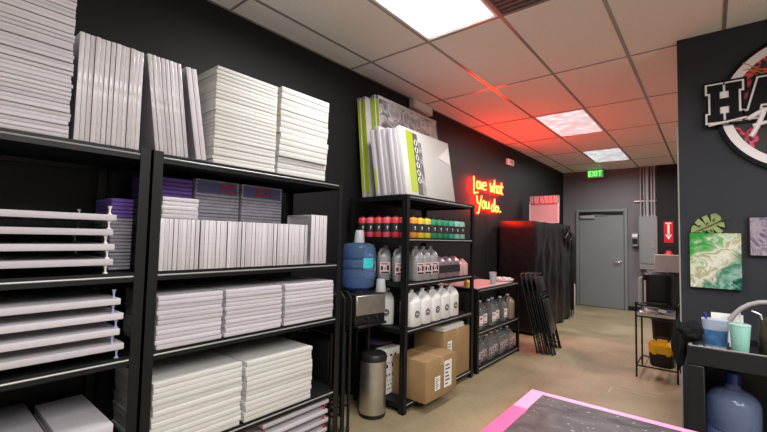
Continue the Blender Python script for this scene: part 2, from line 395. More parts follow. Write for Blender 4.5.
bm = new(); box(bm, -.06, .06, -.09, 0, 0, .27, .008, 2); obj('housing', bm, M['panel_grey'], t)
bm = new(); box(bm, -.045, .045, -.096, -.0905, .05, .16, .003); obj('cover', bm, M['black'], t)
bm = new(); box(bm, -.05, .05, -.098, -.0905, .19, .25, .003); obj('display', bm, M['white'], t)
t = thing('extinguisher_sign', 'red fire extinguisher sign with white downward arrow on black wall', 'sign', (-.62, 9.618, 1.42))
bm = new(); box(bm, -.075, .075, -.006, 0, 0, .42); obj('plate', bm, M['red'], t, smooth=False)
bm = new(); box(bm, -.018, .018, -.0085, -.0065, .14, .36); poly(bm, [(-.055, -.0085, .16), (.055, -.0085, .16), (0, -.0085, .06)], (0, .002, 0)); box(bm, -.05, .05, -.0085, -.0065, .37, .395); obj('arrow', bm, M['white'], t, smooth=False)
t = thing('fire_extinguisher', 'red fire extinguisher hanging under its sign on black wall', 'fire extinguisher', (-.62, 9.53, .86))
bm = new(); lathe(bm, [(.05, 0), (.075, .02), (.075, .33), (.05, .39), (.025, .41), (.025, .43)], 18); obj('tank', bm, M['red'], t)
bm = new(); box(bm, -.02, .02, -.03, .02, .431, .46, .004); tube(bm, [(0, -.01, .46), (0, -.09, .50)], .01); tube(bm, [(0, -.01, .445), (0, -.09, .43)], .01); obj('valve', bm, M['black'], t)
bm = new(); box(bm, -.05, .05, -.078, -.068, .12, .27); obj('label', bm, M['white'], t)
bm = new(); box(bm, -.02, .02, .076, .087, .1, .36); obj('bracket', bm, M['black'], t)

# ------------------------------------------------------------------ shelving
def shelving(loc, width, depth, height, levels, label, post=.045, group='black shelving racks', name='shelving_rack'):
    """local frame: front face at x=0, back at -depth, y from 0 to width"""
    t = thing(name, label, 'shelving rack', loc, group=group)
    for (sx, sy) in ((0, 0), (0, 1), (1, 0), (1, 1)):
        bm = new(); x0 = -depth + .004 if sx else 0; y0 = width if sy else 0
        fx = 1 if sx else -1; fy = -1 if sy else 1
        ya, yb = sorted((y0, y0 + fy * post)); box(bm, *sorted((x0, x0 + fx * .004)), ya, yb, 0, height)      # flange seen from the aisle
        xa, xb = sorted((x0, x0 + fx * post)); box(bm, xa, xb, *sorted((y0, y0 + fy * .004)), 0, height)      # flange along the side
        yc = y0 + fy * post * .5
        xf = x0 - fx * .0015
        for k in range(int(height / .06) - 1):
            pass
        box(bm, min(x0, x0 + fx * post) - .003, max(x0, x0 + fx * post) + .003, ya - .003, yb + .003, 0, .006)
        obj('post', bm, M['black'], t, smooth=False)
    for z in levels:
        bm = new(); box(bm, -depth + .012, -.012, .01, width - .01, z - .012, z); s = obj('shelf', bm, M['black_board'], t, smooth=False)
        bm = new()
        box(bm, -.0115, -.005, .006, width - .006, z - .034, z + .006)
        box(bm, -depth + .006, -depth + .0115, .006, width - .006, z - .034, z + .006)
        for yy in (.0045, width - .0095): box(bm, -depth + .012, -.012, yy, yy + .005, z - .034, z + .006)
        obj('beam', bm, M['black'], s, smooth=False)
        bm = new(); tube(bm, [(-.0045, post + .002, z - .011), (-.0045, width - post - .002, z - .011)], .0042, 8); obj('beam_highlight', bm, M['beam_highlight'], s, label='painted highlight along the beam edge')
    return t
RX = -1.95
LV = (.07, .375, .855, 1.215, 1.757)
shelving((RX, .708, 0), 1.222, .60, 1.775, LV, 'black metal shelving rack crammed with white canvases, beside the water bottle')
shelving((RX, -.525, 0), 1.228, .60, 1.775, LV, 'black metal shelving rack cut off by the photo edge, holding pinned frames')
shelving((-1.89, 2.588, 0), 1.20, .64, 1.750, (.075, .655, 1.03, 1.395, 1.748), 'black metal shelving rack filled with paint bottles and white jugs')
shelving((-1.89, 3.875, 0), 1.19, .58, .868, (.05, .42, .865), 'low black shelving rack with clear jugs under a pink-tinted white top')

# ------------------------------------------------------------------ canvases
_cache = {}
def canvas_mesh(dx, dy, dz, m, key='canvas'):
    k = (round(dx, 4), round(dy, 4), round(dz, 4), m.name)
    if k in _cache: return _cache[k]
    thin = min((dx, 0), (dy, 1), (dz, 2))[1]
    a, b, c = {0: (dy, dz, dx), 1: (dx, dz, dy), 2: (dx, dy, dz)}[thin]
    bm = new(); w = min(.04, a * .18, b * .18); bv = min(.0028, c * .16)
    # wrapped stretcher: outer skin with rounded edges and a recessed back
    box(bm, -a / 2, a / 2, -b / 2, b / 2, 0, c, bv, 2)
    bf = min((f for f in bm.faces if abs(f.normal.z) > .9), key=lambda f: f.calc_center_median().z)
    r = bmesh.ops.inset_individual(bm, faces=[bf], thickness=w - bv)
    for v in bf.verts: v.co.z += c * .6
    if thin == 0: R_ = Matrix(((0, 0, 1, -c / 2), (1, 0, 0, 0), (0, 1, 0, b / 2), (0, 0, 0, 1)))
    elif thin == 1: R_ = Matrix(((1, 0, 0, 0), (0, 0, 1, -c / 2), (0, 1, 0, b / 2), (0, 0, 0, 1)))
    else: R_ = Matrix.Identity(4)
    bmesh.ops.transform(bm, matrix=R_, verts=bm.verts)
    _cache[k] = mesh('stretched_canvas', bm, m); return _cache[k]
def flat_stack(x_front, y0, y1, z0, layer, n, depth, m, lab, group, jx=.004, jy=.004, jr=.004, steps=None):
    for k in range(n):
        me = canvas_mesh(depth, y1 - y0 - .012, layer - .0008, m)
        s = steps(k) if steps else 0.
        o = obj('stretched_canvas', me, None, loc=(x_front - depth / 2 - .006 + random.uniform(-jx, jx) + s, (y0 + y1) / 2 + random.uniform(-jy, jy), z0 + k * layer),
                rot=(0, 0, random.uniform(-jr, jr)))
        tag(o, lab % nth(k), 'canvas', group)
def upright_row(x_front, y0, z0, thick, n, height, depth, m, lab, group, lean=0., jx=.004, gaps={}):
    y = y0
    for k in range(n):
        y += gaps.get(k, 0)
        me = canvas_mesh(depth, thick - .0008, height, m)
        o = obj('stretched_canvas', me, None, loc=(x_front - depth / 2 - .005 + random.uniform(-jx, jx), y + thick / 2, z0 + (thick * .5 * math.sin(abs(lean)))), rot=(lean, 0, 0))
        tag(o, lab % nth(k), 'canvas', group); y += thick / math.cos(lean)
Z = LV
tp = Z[4] + .007
# top shelf of the two big racks
random.seed(11)
flat_stack(RX, -.36, .405, tp, .0168, 42, .5, M['canvas'], 'white canvas, %s from bottom of the tall stack by the photo edge', 'tall canvas stack on the top shelf', .003, .004, .003)
upright_row(RX, .414, tp, .0183, 13, .445, .36, M['canvas_wrap'], 'white canvas standing upright, %s from the tall stack in the straight row', 'upright canvases on the top shelf')
upright_row(RX, .7195, tp, .0185, 8, .452, .36, M['canvas_wrap'], 'white leaning canvas, %s from the straight row on the top shelf', 'leaning canvases on the top shelf', .125)
upright_row(RX, .904, tp, .026, 2, .45, .36, M['canvas'], 'separate leaning canvas, %s counted towards the cream stack', 'two canvases leaning apart', .16)
flat_stack(RX, .985, 1.372, tp, .0213, 24, .33, M['canvas_warm'], 'cream canvas, %s from bottom of the stack beside the leaning canvases', 'cream canvas stack', .002, .0025, .003)
flat_stack(RX, 1.385, 1.775, tp, .035, 15, .33, M['canvas_warm'], 'thick cream canvas, %s from bottom of the stack at the rack end', 'thick cream canvas stack', .002, .005, .004, steps=lambda k: -.012 if k < 3 else .004)
# second shelf, main rack
s1 = Z[3] + .007
upright_row(RX, .757, s1, .0203, 42, .245, .2, M['canvas_wrap'], 'small wrapped canvas standing on edge, %s from the double post', 'small upright canvases on the second shelf', gaps={9: .006, 20: .003, 31: .004})
flat_stack(RX - .004, .757, .937, s1 + .246, .0203, 5, .22, M['canvas_wrap'], 'small canvas lying across the upright row, %s from bottom of its pile', 'small canvases lying on the upright row', .004, .004, .01)
upright_row(RX, 1.655, s1, .0325, 4, .312, .25, M['canvas'], 'taller thick canvas at the shelf end, %s past the small canvases', 'tall thick canvases at the shelf end', gaps={})
# third shelf: three piles
s2 = Z[2] + .007
for (a, b, w, m) in ((.757, 1.082, 'nearest the double post', 11), (1.092, 1.455, 'in the middle of the third shelf', 11), (1.465, 1.868, 'at the far end of the third shelf', 11)):
    flat_stack(RX, a, b, s2, .0222, m, .42, M['canvas'], 'white canvas, %s from bottom of the pile ' + w, 'canvas piles on the third shelf', .004, .004, .004)
# fourth shelf: two big piles
s3 = Z[1] + .007
flat_stack(RX, .757, 1.213, s3, .0255, 13, .5, M['canvas_warm'], 'large white canvas, %s from bottom of the pile low beside the double post', 'large canvas piles on the fourth shelf', .003, .004, .003)
flat_stack(RX, 1.228, 1.700, s3, .0268, 12, .5, M['canvas_warm'], 'large white canvas, %s from bottom of the pile low beside the trash can', 'large canvas piles on the fourth shelf', .003, .005, .004)
# left rack, low shelf
flat_stack(RX - .02, -.30, .412, s3, .036, 6, .5, M['canvas'], 'pale board, %s from bottom of the wide low pile cut by the photo edge', 'low pile of wide boards', .004, .003, .003)
flat_stack(RX + .02, .422, .612, s3, .036, 6, .46, M['canvas'], 'pale narrow board, %s from bottom of the low pile beside the wide boards', 'low pile of narrow boards', .004, .003, .003)

def pin_bm(h, up=1):
    bm = new(); lathe(bm, [(.009, 0), (.009, .003), (.0045, .006), (.0035, h * .55), (.0065, h - .006), (.008, h - .002), (.008, h)], 10)
    return bm
PINM = {}
def pinned(x_front, y0, y1, z0, pitch, n, thick, depth, lab, group, pm, top=True, offs=None):
    w = y1 - y0; h = pitch - thick - .001
    key = (round(w, 3), round(thick, 3), pm.name)
    for k in range(n):
        z = z0 + k * pitch; dy = offs[k] if offs else random.uniform(-.012, .012)
        t = thing('pinned_canvas', lab % nth(k), 'canvas', (x_front - depth / 2 + random.uniform(-.006, .006), (y0 + y1) / 2 + dy, z), random.uniform(-.004, .004), group)
        obj('canvas', canvas_mesh(depth, w, thick, M['canvas']), None, t, loc=(0, 0, h))
        if key not in PINM: PINM[key] = mesh('push_pin', pin_bm(h), pm)
        for sx in (-1, 1):
            for sy in (-1, 1):
                obj('push_pin', PINM[key], None, t, loc=(sx * (depth / 2 - .018), sy * (w / 2 - .022), 0))
        if top and k == n - 1:
            for sx in (-1, 1): obj('push_pin', PINM[key], None, t, loc=(sx * (depth / 2 - .018), w / 2 - .022, h + thick + .0005))
random.seed(5)
pinned(RX, -.35, .577, s1, .0625, 4, .026, .5, 'white canvas raised on push pins, %s from bottom on the upper pinned shelf', 'pinned canvases on the upper shelf', M['white'], offs=[-.002, 0, -.008, .004])
pinned(RX, -.35, .620, s2, .0635, 4, .026, .5, 'white canvas raised on push pins, %s from bottom on the lower pinned shelf', 'pinned canvases on the lower shelf', M['pin'], top=True, offs=[.012, -.006, .006, -.008])
pinned(RX - .02, 1.36, 1.86, Z[0] + .007, .062, 4, .024, .38, 'small frame on red push pins, %s from bottom on the lowest shelf', 'small frames on the lowest shelf', M['red_lab'], top=False, offs=[0, .006, -.006, 0])

# shrink-wrapped packs behind the small canvases
def pack(y0, y1, z0, h, m, lab, dig=None, x=-2.22, depth=.24):
    t = thing('canvas_pack', lab, 'canvas pack', (x, (y0 + y1) / 2, z0), group='shrink-wrapped canvas packs')
    w = y1 - y0 - .006
    bm = new(); n = 5; q = h / n
    for k in range(n): box(bm, -depth, 0, -w / 2, w / 2, k * q, (k + 1) * q - .001, .004)
    obj('wrapped_canvases', bm, m, t)
    if dig:
        bm = new(); box(bm, .0005, .0025, -w / 2 + .01, w / 2 - .02, .02, h - .012); obj('label', bm, M['navy'], t, smooth=False)
        seg_text('lettering', dig, t, .003, w / 2 - .20 if dig[0] == '6' else .0, .032, .045, M['red'])
    return t
def seg_text(name, s, parent, x, y, z, hh, m):
    S7 = {'1': 'bc', '2': 'abged', '5': 'afgcd', '6': 'afgedc'}
    w = hh * .5; th = hh * .16; bm = new(); seg = {'a': (0, hh, w, hh), 'b': (w, hh / 2, w, hh), 'c': (w, 0, w, hh / 2), 'd': (0, 0, w, 0), 'e': (0, 0, 0, hh / 2), 'f': (0, hh / 2, 0, hh), 'g': (0, hh / 2, w, hh / 2)}
    for i, ch in enumerate(s):
        for q in S7[ch]:
            a, b, c, d = seg[q]; y0 = y + i * (w + th * 2.2)
            box(bm, x, x + .0015, y0 + a - th / 2, y0 + c + th / 2, z + b - th / 2, z + d + th / 2)
    return obj(name, bm, m, parent, smooth=False)
pack(.603, .70, s1, .08, M['greywrap'], 'grey wrapped canvas pack under the purple pack behind the pinned canvases', x=-2.12)
pack(.603, .70, s1 + .081, .08, M['greywrap'], 'grey wrapped canvas pack, second up, behind the pinned canvases', x=-2.12)
pack(.603, .70, s1 + .162, .08, M['greywrap'], 'grey wrapped canvas pack directly under the upper purple pack', x=-2.12)
pack(.603, .70, s1 + .243, .09, M['purple'], 'purple wrapped pack beside the double post behind pinned canvases', x=-2.12)
for k in range(4): pack(.79, 1.02, s1 + .091 * k, .09, M['greywrap'], 'grey wrapped canvas pack, %s up, hidden below the tall purple pack' % nth(k))
pack(.79, 1.02, s1 + .364, .11, M['purple'], 'purple wrapped pack just above the five small flat canvases')
for k in range(5): pack(1.03, 1.305, s1 + .098 * k, .097, M['greywrap'], 'grey wrapped canvas pack, %s up in the pile beside the purple pack' % nth(k), '125' if k == 4 else None)
for k in range(5): pack(1.315, 1.62, s1 + .098 * k, .097, M['greywrap'], 'grey wrapped canvas pack, %s up in the back pile by the rack end' % nth(k), '625' if k == 4 else None)
bm = new(); lathe(bm, [(.022, 0), (.026, .01), (.026, .19), (.012, .22), (.012, .245)], 14)
tag(obj('blue_bottle', bm, M['blue_plast'], loc=(-2.25, 1.875, s1)), 'slim blue bottle standing at the end of the second shelf', 'bottle')
bm = new(); box(bm, -.2, 0, -.16, .16, 0, .11, .02, 3)
tag(obj('blue_bin', bm, M['blue_plast'], loc=(-2.38, 1.72, s2)), 'blue plastic bin behind the canvas pile on the third shelf', 'bin')

# packs and big canvases on top of the paint rack
tz = 1.748 + .007
lean = math.radians(-10)
def lean_canvas(x, y0, y1, h, thick, m, lab, group, ang=-9., name='leaning_canvas'):
    t = thing(name, lab, 'canvas', (x, (y0 + y1) / 2, tz + thick * .5 * math.sin(math.radians(-ang))), group=group, rot=(0, math.radians(ang), 0))
    w = y1 - y0
    obj('canvas', canvas_mesh(thick, w, h, m), None, t)
    return t, w
PX = -1.925
for k in range(8):
    x = PX - .041 * (7 - k)
    y0 = 2.60 + (.012 * math.sin(k * 2.1)); hh = .585 + .012 * math.cos(k * 1.7)
    if k in (1, 2): hh += .045
    t, w = lean_canvas(x, y0, 3.41 if k == 7 else 3.38, hh, .038, M['canvas'] if k < 7 else M['canvas_warm'],
                       'big white canvas leaning on the paint rack, %s back from the lime-labelled front one' % nth(6 - k) if k < 7 else 'front big cream canvas with lime label strip on the paint rack', 'big canvases on the paint rack')
    if k == 7:
        bm = new(); box(bm, .0192, .0205, -w / 2 + .075, -w / 2 + .175, .03, hh - .02); obj('lime_strip', bm, M['lime'], t, smooth=False, label='lime green label strip')
        bm = new(); box(bm, .0192, .0206, -w / 2 + .175, -w / 2 + .245, .01, hh - .03); obj('printed_strip', bm, M['duct'], t, smooth=False, label='dark printed strip')
        bm = new(); box(bm, .0192, .0206, -w / 2 + .245, -w / 2 + .30, .01, hh - .10); obj('swirl_strip', bm, M['swirl'], t, smooth=False, label='grey swirl printed strip')
        bm = new()
        for q in range(6):
            z = .14 + q * .068; tube(bm, [(.0208, -w / 2 + .212 + .018 * math.cos(j * PI / 5), z + .026 * math.sin(j * PI / 5)) for j in range(10)], .005, 5, True)
        obj('print_marks', bm, M['paper'], t)
        bm = new(); poly(bm, [(.0193, w / 2 - .24, hh - .19), (.0193, w / 2 - .01, hh - .05), (.0193, w / 2 - .01, hh - .23)], (.002, 0, 0)); obj('plastic_flap_glare', bm, M['white'], t, smooth=False)  # white stands for the bright reflection on the clear flap
    if k == 0:
        bm = new(); box(bm, -.012, .012, -w / 2 - .0025, -w / 2 - .0008, .06, .24); obj('lime_mark', bm, M['lime'], t, smooth=False, label='lime green mark on the edge')
for k in range(6):
    x = -2.4575 + .0345 * k; hh = (.965 if k < 3 else .985) - .008 * (k % 2); y0 = (2.69 if k < 3 else 2.75) + .01 * (k % 2)
    t, w = lean_canvas(x, y0, 3.70 if k < 3 else 3.78, hh, .0335, M['canvas'], 'tall pack with lime edge, %s from the wall behind the big canvases' % nth(k), 'tall lime-edged packs', ang=-6., name='canvas_pack')
    bm = new(); box(bm, -.0135, .0135, -w / 2 - .0028, -w / 2 - .0008, .05, hh - .03); obj('lime_edge', bm, M['lime'], t, smooth=False, label='lime green edge')
    bm = new(); box(bm, -.0165, .0165, -w / 2 - .0029, w / 2 + .001, hh - .028, hh + .0015); obj('top_band', bm, M['swirl'], t, smooth=False)
    if k == 5:
        bm = new(); box(bm, .0169, .0176, -w / 2 + .002, w / 2, .3, hh - .03); obj('printed_face', bm, M['swirl'], t, smooth=False, label='printed face')

t = thing('wall_speaker', 'white box on black wall at the ceiling behind the tall packs', 'speaker', (XL, 3.76, 2.86))
bm = new(); box(bm, 0, .07, -.2, .2, 0, .112, .01, 2); obj('housing', bm, M['pale_box'], t)
bm = new(); box(bm, .0705, .0745, -.16, .16, .02, .09); obj('grille', bm, M['paper'], t)
t = thing('alarm_box', 'small pinkish white alarm box on black wall above the neon sign', 'alarm', (XL, 6.45, 2.66))
bm = new(); box(bm, 0, .05, -.13, .13, 0, .10, .012, 2); obj('housing', bm, M['white'], t)
bm = new(); box(bm, .0505, .058, -.06, .06, .025, .075, .003); obj('strobe', bm, M['clear_cup'], t)

# ------------------------------------------------------------------ paint bottles and jugs
def paint_bottle(colr, name):
    m = mat(name, colr, .35)
    t = thing('paint_bottle', '', 'paint bottle')
    bm = new(); lathe(bm, [(.042, 0), (.0458, .005), (.0458, .150), (.043, .163), (.034, .171), (.018, .174), (.018, .178)], 20); obj('body', bm, m, t)
    bm = new(); lathe(bm, [(.0466, .046), (.0466, .122)], 20, cap=False); obj('label', bm, M['ink'], t)
    bm = new()
    for a in (.05,):
        for (za, zb, w) in ((.070, .074, .010), (.082, .096, .010)):
            y = .0468 * math.sin(a); x = .0468 * math.cos(a)
            box(bm, 0, .001, -w / 2, w / 2, za, zb, mx=Matrix.Translation((x, y, 0)) @ Matrix.Rotation(a, 4, 'Z'))
    bmesh.ops.translate(bm, verts=bm.verts, vec=(.0004, 0, 0)); obj('label_mark', bm, M['paper'], t, smooth=False)
    bm = new(); lathe(bm, [(.020, .1785), (.020, .188), (.014, .19)], 14); obj('cap', bm, M['plastic_black'], t)
    return t
z1 = 1.395 + .007
REDS = {'red': (.62, .05, .06), 'pink': (.68, .10, .14)}
proto = {}
def put_bottle(kind, colr, x, y, lab, group, rz=0.):
    if kind not in proto:
        o = proto[kind] = paint_bottle(colr, kind + '_paint'); o.location = (x, y, z1); o.rotation_euler = (0, 0, rz); o['label'] = lab; o['group'] = group
    else: dup(proto[kind], (x, y, z1), (0, 0, rz), lab, group)
for k in range(6):
    put_bottle('red' if k % 2 else 'pink', REDS['red' if k % 2 else 'pink'], -1.957 - .0945 * k, 2.66, ('red' if k % 2 else 'coral') + ' paint bottle with black label, %s from the front post at the rack end' % nth(k), 'red paint bottles', -.9)
row = [('orange', (.75, .30, .03)), ('yellow', (.75, .52, .03)), ('lime_yellow', (.62, .58, .06)), ('green', (.03, .25, .13)), ('green', (.03, .25, .13)), ('green', (.03, .25, .13)), ('teal', (.05, .38, .30)), ('mint', (.30, .55, .47)), ('mint', (.30, .55, .47))]
seen = {}
for k, (nm, cc) in enumerate(row):
    i = seen[nm] = seen.get(nm, -1) + 1
    put_bottle(nm, cc, -1.955, 2.765 + k * .105, '%s paint bottle in the front row, %s along from the rack end' % (nm.replace('_', ' '), nth(k)), 'paint bottles in the front row', -.5)

def jug(name, m, labkind, cap=M['white'] if 'white' in M else None, w=.116, d=.15, h=.300):
    """rectangular gallon jug, front towards +x; neck set to one side, handle loop on the other"""
    t = thing(name, '', 'jug')
    bm = new(); hb = h * .64
    cy = w * .14
    secs = [rrect(d * .94, w * .94, 0), rrect(d, w, .008), rrect(d, w, hb), rrect(d * .97, w * .95, hb + .010, 0, .001), rrect(d * .90, w * .74, h * .73, -.004, w * .11), rrect(d * .72, w * .54, h * .82, -.010, cy), rrect(.064, .060, h * .885, -.012, cy, e=2.2), rrect(.036, .036, h * .90, -.012, cy, e=2), rrect(.036, .036, h * .93, -.012, cy, e=2)]
    loft(bm, secs)
    tube(bm, [(d * .12, -w * .33, hb - .006), (d * .12, -w * .37, h * .76), (d * .10, -w * .26, h * .85), (.0, -w * .04, h * .885), (-.008, cy, h * .86)], [.016, .013, .013, .013, .013], 8)
    obj('body', bm, m, t)
    bm = new(); lathe(bm, [(.021, h * .925), (.021, h * .975), (.017, h * .98)], 14, (-.012, cy, 0)); obj('cap', bm, cap, t)
    if labkind == 'round':
        bm = new(); lathe(bm, [(.031, 0), (.031, .0012)], 22); bmesh.ops.transform(bm, matrix=Matrix.Translation((d / 2 + .0003, 0, hb * .52)) @ Matrix.Rotation(PI / 2, 4, 'Y'), verts=bm.verts); l = obj('label', bm, M['ink'], t, label='round black label')
        bm = new()
        tube(bm, [(d / 2 + .0016, .021 * math.cos(a * PI / 8), hb * .52 + .021 * math.sin(a * PI / 8)) for a in range(16)], .0013, 5, True); box(bm, d / 2 + .0016, d / 2 + .0026, -.012, .012, hb * .52 - .004, hb * .52 + .005)
        obj('label_mark', bm, M['paper'], l)
    elif labkind == 'print':
        bm = new(); box(bm, d / 2 + .0004, d / 2 + .0014, -w * .38, w * .38, hb * .28, hb * .80); l = obj('label', bm, M['pink_lab'], t, smooth=False, label='pale pink printed label')
        bm = new()
        for (a, b, c, e) in ((-.32, .32, .30, .38), (-.32, -.14, .44, .62), (-.04, .04, .46, .56), (.12, .30, .44, .66), (-.3, .2, .70, .74)): box(bm, d / 2 + .0016, d / 2 + .0024, w * a, w * b, hb * c, hb * e, .0005)
        obj('label_mark', bm, M['ink'], l, smooth=False)
    elif labkind == 'dark':
        bm = new(); box(bm, d / 2 + .0004, d / 2 + .0014, -w * .40, w * .40, hb * .35, hb * .85); obj('label', bm, M['ink'], t, smooth=False, label='black label')
    elif labkind == 'paper':
        bm = new(); box(bm, d / 2 + .0004, d / 2 + .0014, -w * .30, w * .30, hb * .25, hb * .80); l = obj('label', bm, M['paper'], t, smooth=False, label='white paper label')
        bm = new(); box(bm, d / 2 + .0016, d / 2 + .0024, -w * .2, w * .22, hb * .3, hb * .36); box(bm, d / 2 + .0016, d / 2 + .0024, -w * .2, w * .1, hb * .6, hb * .7); obj('label_mark', bm, M['red_lab'], l, smooth=False)
    return t
jp = {}
def put_jug(kind, args, x, y, z, lab, group, rz=0.):
    if kind not in jp:
        o = jp[kind] = jug(*args); o.location = (x, y, z); o.rotation_euler = (0, 0, rz); o['label'] = lab; o['group'] = group
    else: dup(jp[kind], (x, y, z), (0, 0, rz), lab, group)
zj = 1.03 + .007
GJ = ('gallon_jug', M['jug_grey'], 'print', M['panel_grey'])
for k in range(3): put_jug('grey', GJ, -2.03 - .165 * k, 2.685, zj, 'grey gallon jug at the rack end, %s from the front post' % nth(k), 'grey gallon jugs', -.75)
for k in range(3): put_jug('grey', GJ, -1.975, 2.835 + .118 * k, zj, 'grey gallon jug in the front row, %s along from the front post' % nth(k), 'grey gallon jugs', -.2)
MJ = ('paint_jug', M['jug_mauve'], 'dark', M['plastic_black'], .125, .13, .215)
for k in range(3): put_jug('mauve', MJ, -1.965, 3.195 + .13 * k, zj, 'dark mauve paint jug with black label, %s after the grey jugs' % nth(k), 'mauve paint jugs', -.2)
RJ = ('rose_jug', M['jug_rose'], 'none', M['white'], .085, .12, .165)
for k in range(2): put_jug('rose', RJ, -1.965, 3.565 + .095 * k, zj, 'small pale rose jug, %s after the mauve paint jugs' % nth(k), 'small rose jugs', -.2)
zw = .655 + .007
WJ = ('white_jug', M['jug_white'], 'round', M['white'], .156, .15, .305)
put_jug('white', WJ, -2.19, 2.70, zw, 'white gallon jug with round label at the rack end by the cooler', 'white gallon jugs', -.75)
for k in range(5): put_jug('white', WJ, -1.975, 2.785 + .163 * k, zw, 'white gallon jug with round black label, %s along from the front post' % nth(k), 'white gallon jugs', -.08)
# clear jugs on the low rack
CJ = ('clear_jug', M['clear'], 'paper', M['white'], .125, .15, .29)
zc = .42 + .007
for k in range(5): put_jug('clear', CJ, -1.99 - .03 * (k % 2), 4.03 + .165 * k, zc, 'clear jug with white label on the middle shelf, %s from the paint rack' % nth(k), 'clear jugs on the middle shelf', -.1)
put_jug('clear_big', ('clear_jug', mat('amber_liquid_jug', (.27, .22, .16), .25), 'none', M['white'], .15, .15, .30), -1.98, 4.90, zc, 'brownish filled jug at the far end of the middle shelf', 'clear jugs on the middle shelf')
zc = .05 + .007
for k in range(7): put_jug('clear_low', ('clear_jug', M['clear'], 'print', M['white'], .125, .15, .27), -1.99 - .02 * (k % 2), 4.0 + .15 * k, zc, 'clear jug with printed label on the bottom shelf, %s from the paint rack' % nth(k), 'clear jugs on the bottom shelf', -.1)

# top of the low rack
zt = .865 + .007
bm = new(); box(bm, -.45, 0, 0, .95, 0, .012, .003); tag(obj('tinted_board', bm, M['neon_tinted_white'], loc=(-1.905, 3.90, zt)), 'white board on top of the low rack, neon pink painted in', 'board')
bm = new(); lathe(bm, [(.03, 0), (.033, .002), (.043, .13), (.045, .132), (.045, .136), (.041, .136), (.031, .006), (.001, .006)], 18)
tag(obj('plastic_cup', bm, M['clear_cup'], loc=(-1.985, 4.47, zt + .0125)), 'clear plastic cup on the pink-tinted white board of the low rack', 'cup')
t = thing('white_tray', 'white round tray of lids beside the clear cup on low rack', 'tray', (-2.02, 4.86, zt + .0125))
bm = new(); lathe(bm, [(.09, 0), (.12, .008), (.125, .028), (.13, .03), (.122, .03), (.11, .012), (.001, .010)], 28); obj('dish', bm, M['white'], t)
bm = new()
for k in range(7):
    a = k * .9; lathe(bm, [(.028, .0145), (.030, .03), (.026, .044), (.001, .046)], 12, (.075 * math.cos(a), .075 * math.sin(a), 0))
obj('lids', bm, M['white'], t)
bm = new(); lathe(bm, [(.028, 0), (.03, .005), (.03, .05), (.014, .062), (.014, .08)], 14); tag(obj('yellow_bottle', bm, M['yellow'], loc=(-2.06, 3.96, zt + .0125)), 'small yellow bottle on pink-tinted white board next to the rack post', 'bottle')
# crumpled black film at the back of the low rack
def crumple(name, w, d, h, seed, m, n=26, k2=7.):
    bm = new(); g = bmesh.ops.create_grid(bm, x_segments=n, y_segments=n, size=.5)
    for v in bm.verts:
        x, y = v.co.x, v.co.y
        e = max(0., 1 - (2 * abs(x)) ** 4) * max(0., 1 - (2 * abs(y)) ** 4)
        nz = noise.noise(Vector((x * k2 + seed, y * k2 * w / d, seed))) + .5 * noise.noise(Vector((x * 2.3 * k2, y * 2.3 * k2 * w / d, seed + 3)))
        v.co = Vector((x * d, y * w, max(.002, e * h * (.62 + .55 * nz))))
    r = bmesh.ops.extrude_face_region(bm, geom=bm.faces[:]); 
    for e in r['geom']:
        if isinstance(e, bmesh.types.BMVert): e.co.z = max(0, e.co.z - .0035) if e.co.z > .004 else 0.
    return mesh(name, bm, m)
tag(obj('black_tarp', crumple('black_tarp', 1.1, .10, .11, 2., M['film_black']), None, loc=(-2.412, 4.42, zt)), 'crumpled black plastic along the back of the low rack', 'tarp')

# ------------------------------------------------------------------ boxes on the paint rack's floor shelf
def carton(loc, dx, dy, dz, lab, rz=0., labels=()):
    t = thing('cardboard_box', lab, 'cardboard box', loc, rz, 'cardboard boxes')
    bm = new(); box(bm, -dx / 2, dx / 2, -dy / 2, dy / 2, 0, dz - .004, .006, 2); obj('carton', bm, M['card'], t)
    bm = new()
    for s in (-1, 1): box(bm, -dx / 2 + .003, dx / 2 - .003, *sorted((s * .0015, s * (dy / 2 - .003))), dz - .0038, dz)
    obj('flap', bm, M['card'], t, smooth=False)
    bm = new(); box(bm, -dx / 2 + .001, dx / 2 + .0008, -.026, .026, dz + .0003, dz + .0008); box(bm, dx / 2 + .0003, dx / 2 + .0009, -.026, .026, dz - .06, dz); obj('tape', bm, M['tape'], t, smooth=False)
    for (y0, y1, z0, z1) in labels:
        bm = new(); box(bm, dx / 2 + .001, dx / 2 + .0018, y0, y1, z0, z1); l = obj('label', bm, M['paper'], t, smooth=False, label='white shipping label')
        bm = new(); h = z1 - z0; w = y1 - y0
        for k in range(6): box(bm, dx / 2 + .0019, dx / 2 + .0024, y0 + w * .14, y0 + w * (.5 + .35 * ((k * 37) % 10) / 10), z0 + h * (.1 + .14 * k), z0 + h * (.15 + .14 * k))
        obj('print', bm, M['ink'], l, smooth=False)
    return t
zb = .075 + .007
carton((-1.925, 2.955, zb), .34, .48, .32, 'big brown cardboard box jutting out from the lowest paint rack shelf', -.02, ((-.11, -.03, .07, .18), (.03, .15, .06, .28)))
carton((-2.07, 3.475, zb), .34, .50, .45, 'taller cardboard box behind the jutting one on the bottom shelf', 0., ((-.19, -.11, .20, .36),))
bm = new(); 
for k in range(5): box(bm, -.14 + .004 * (k % 2), .14 - .005 * (k % 3), -.2 + .006 * (k % 2), .2 - .004 * k, k * .009, k * .009 + .008)
tag(obj('paper_stack', bm, M['paper'], loc=(-2.06, 3.45, zb + .452), smooth=False), 'loose white sheets piled on the taller cardboard box', 'paper', kind='stuff')
t = thing('printed_box', 'white box printed with black text beside the trash can', 'box', (-2.115, 2.725, zb))
bm = new(); box(bm, -.09, .0, -.115, .115, 0, .375, .004); obj('carton', bm, M['paper'], t)
bm = new()
random.seed(3)
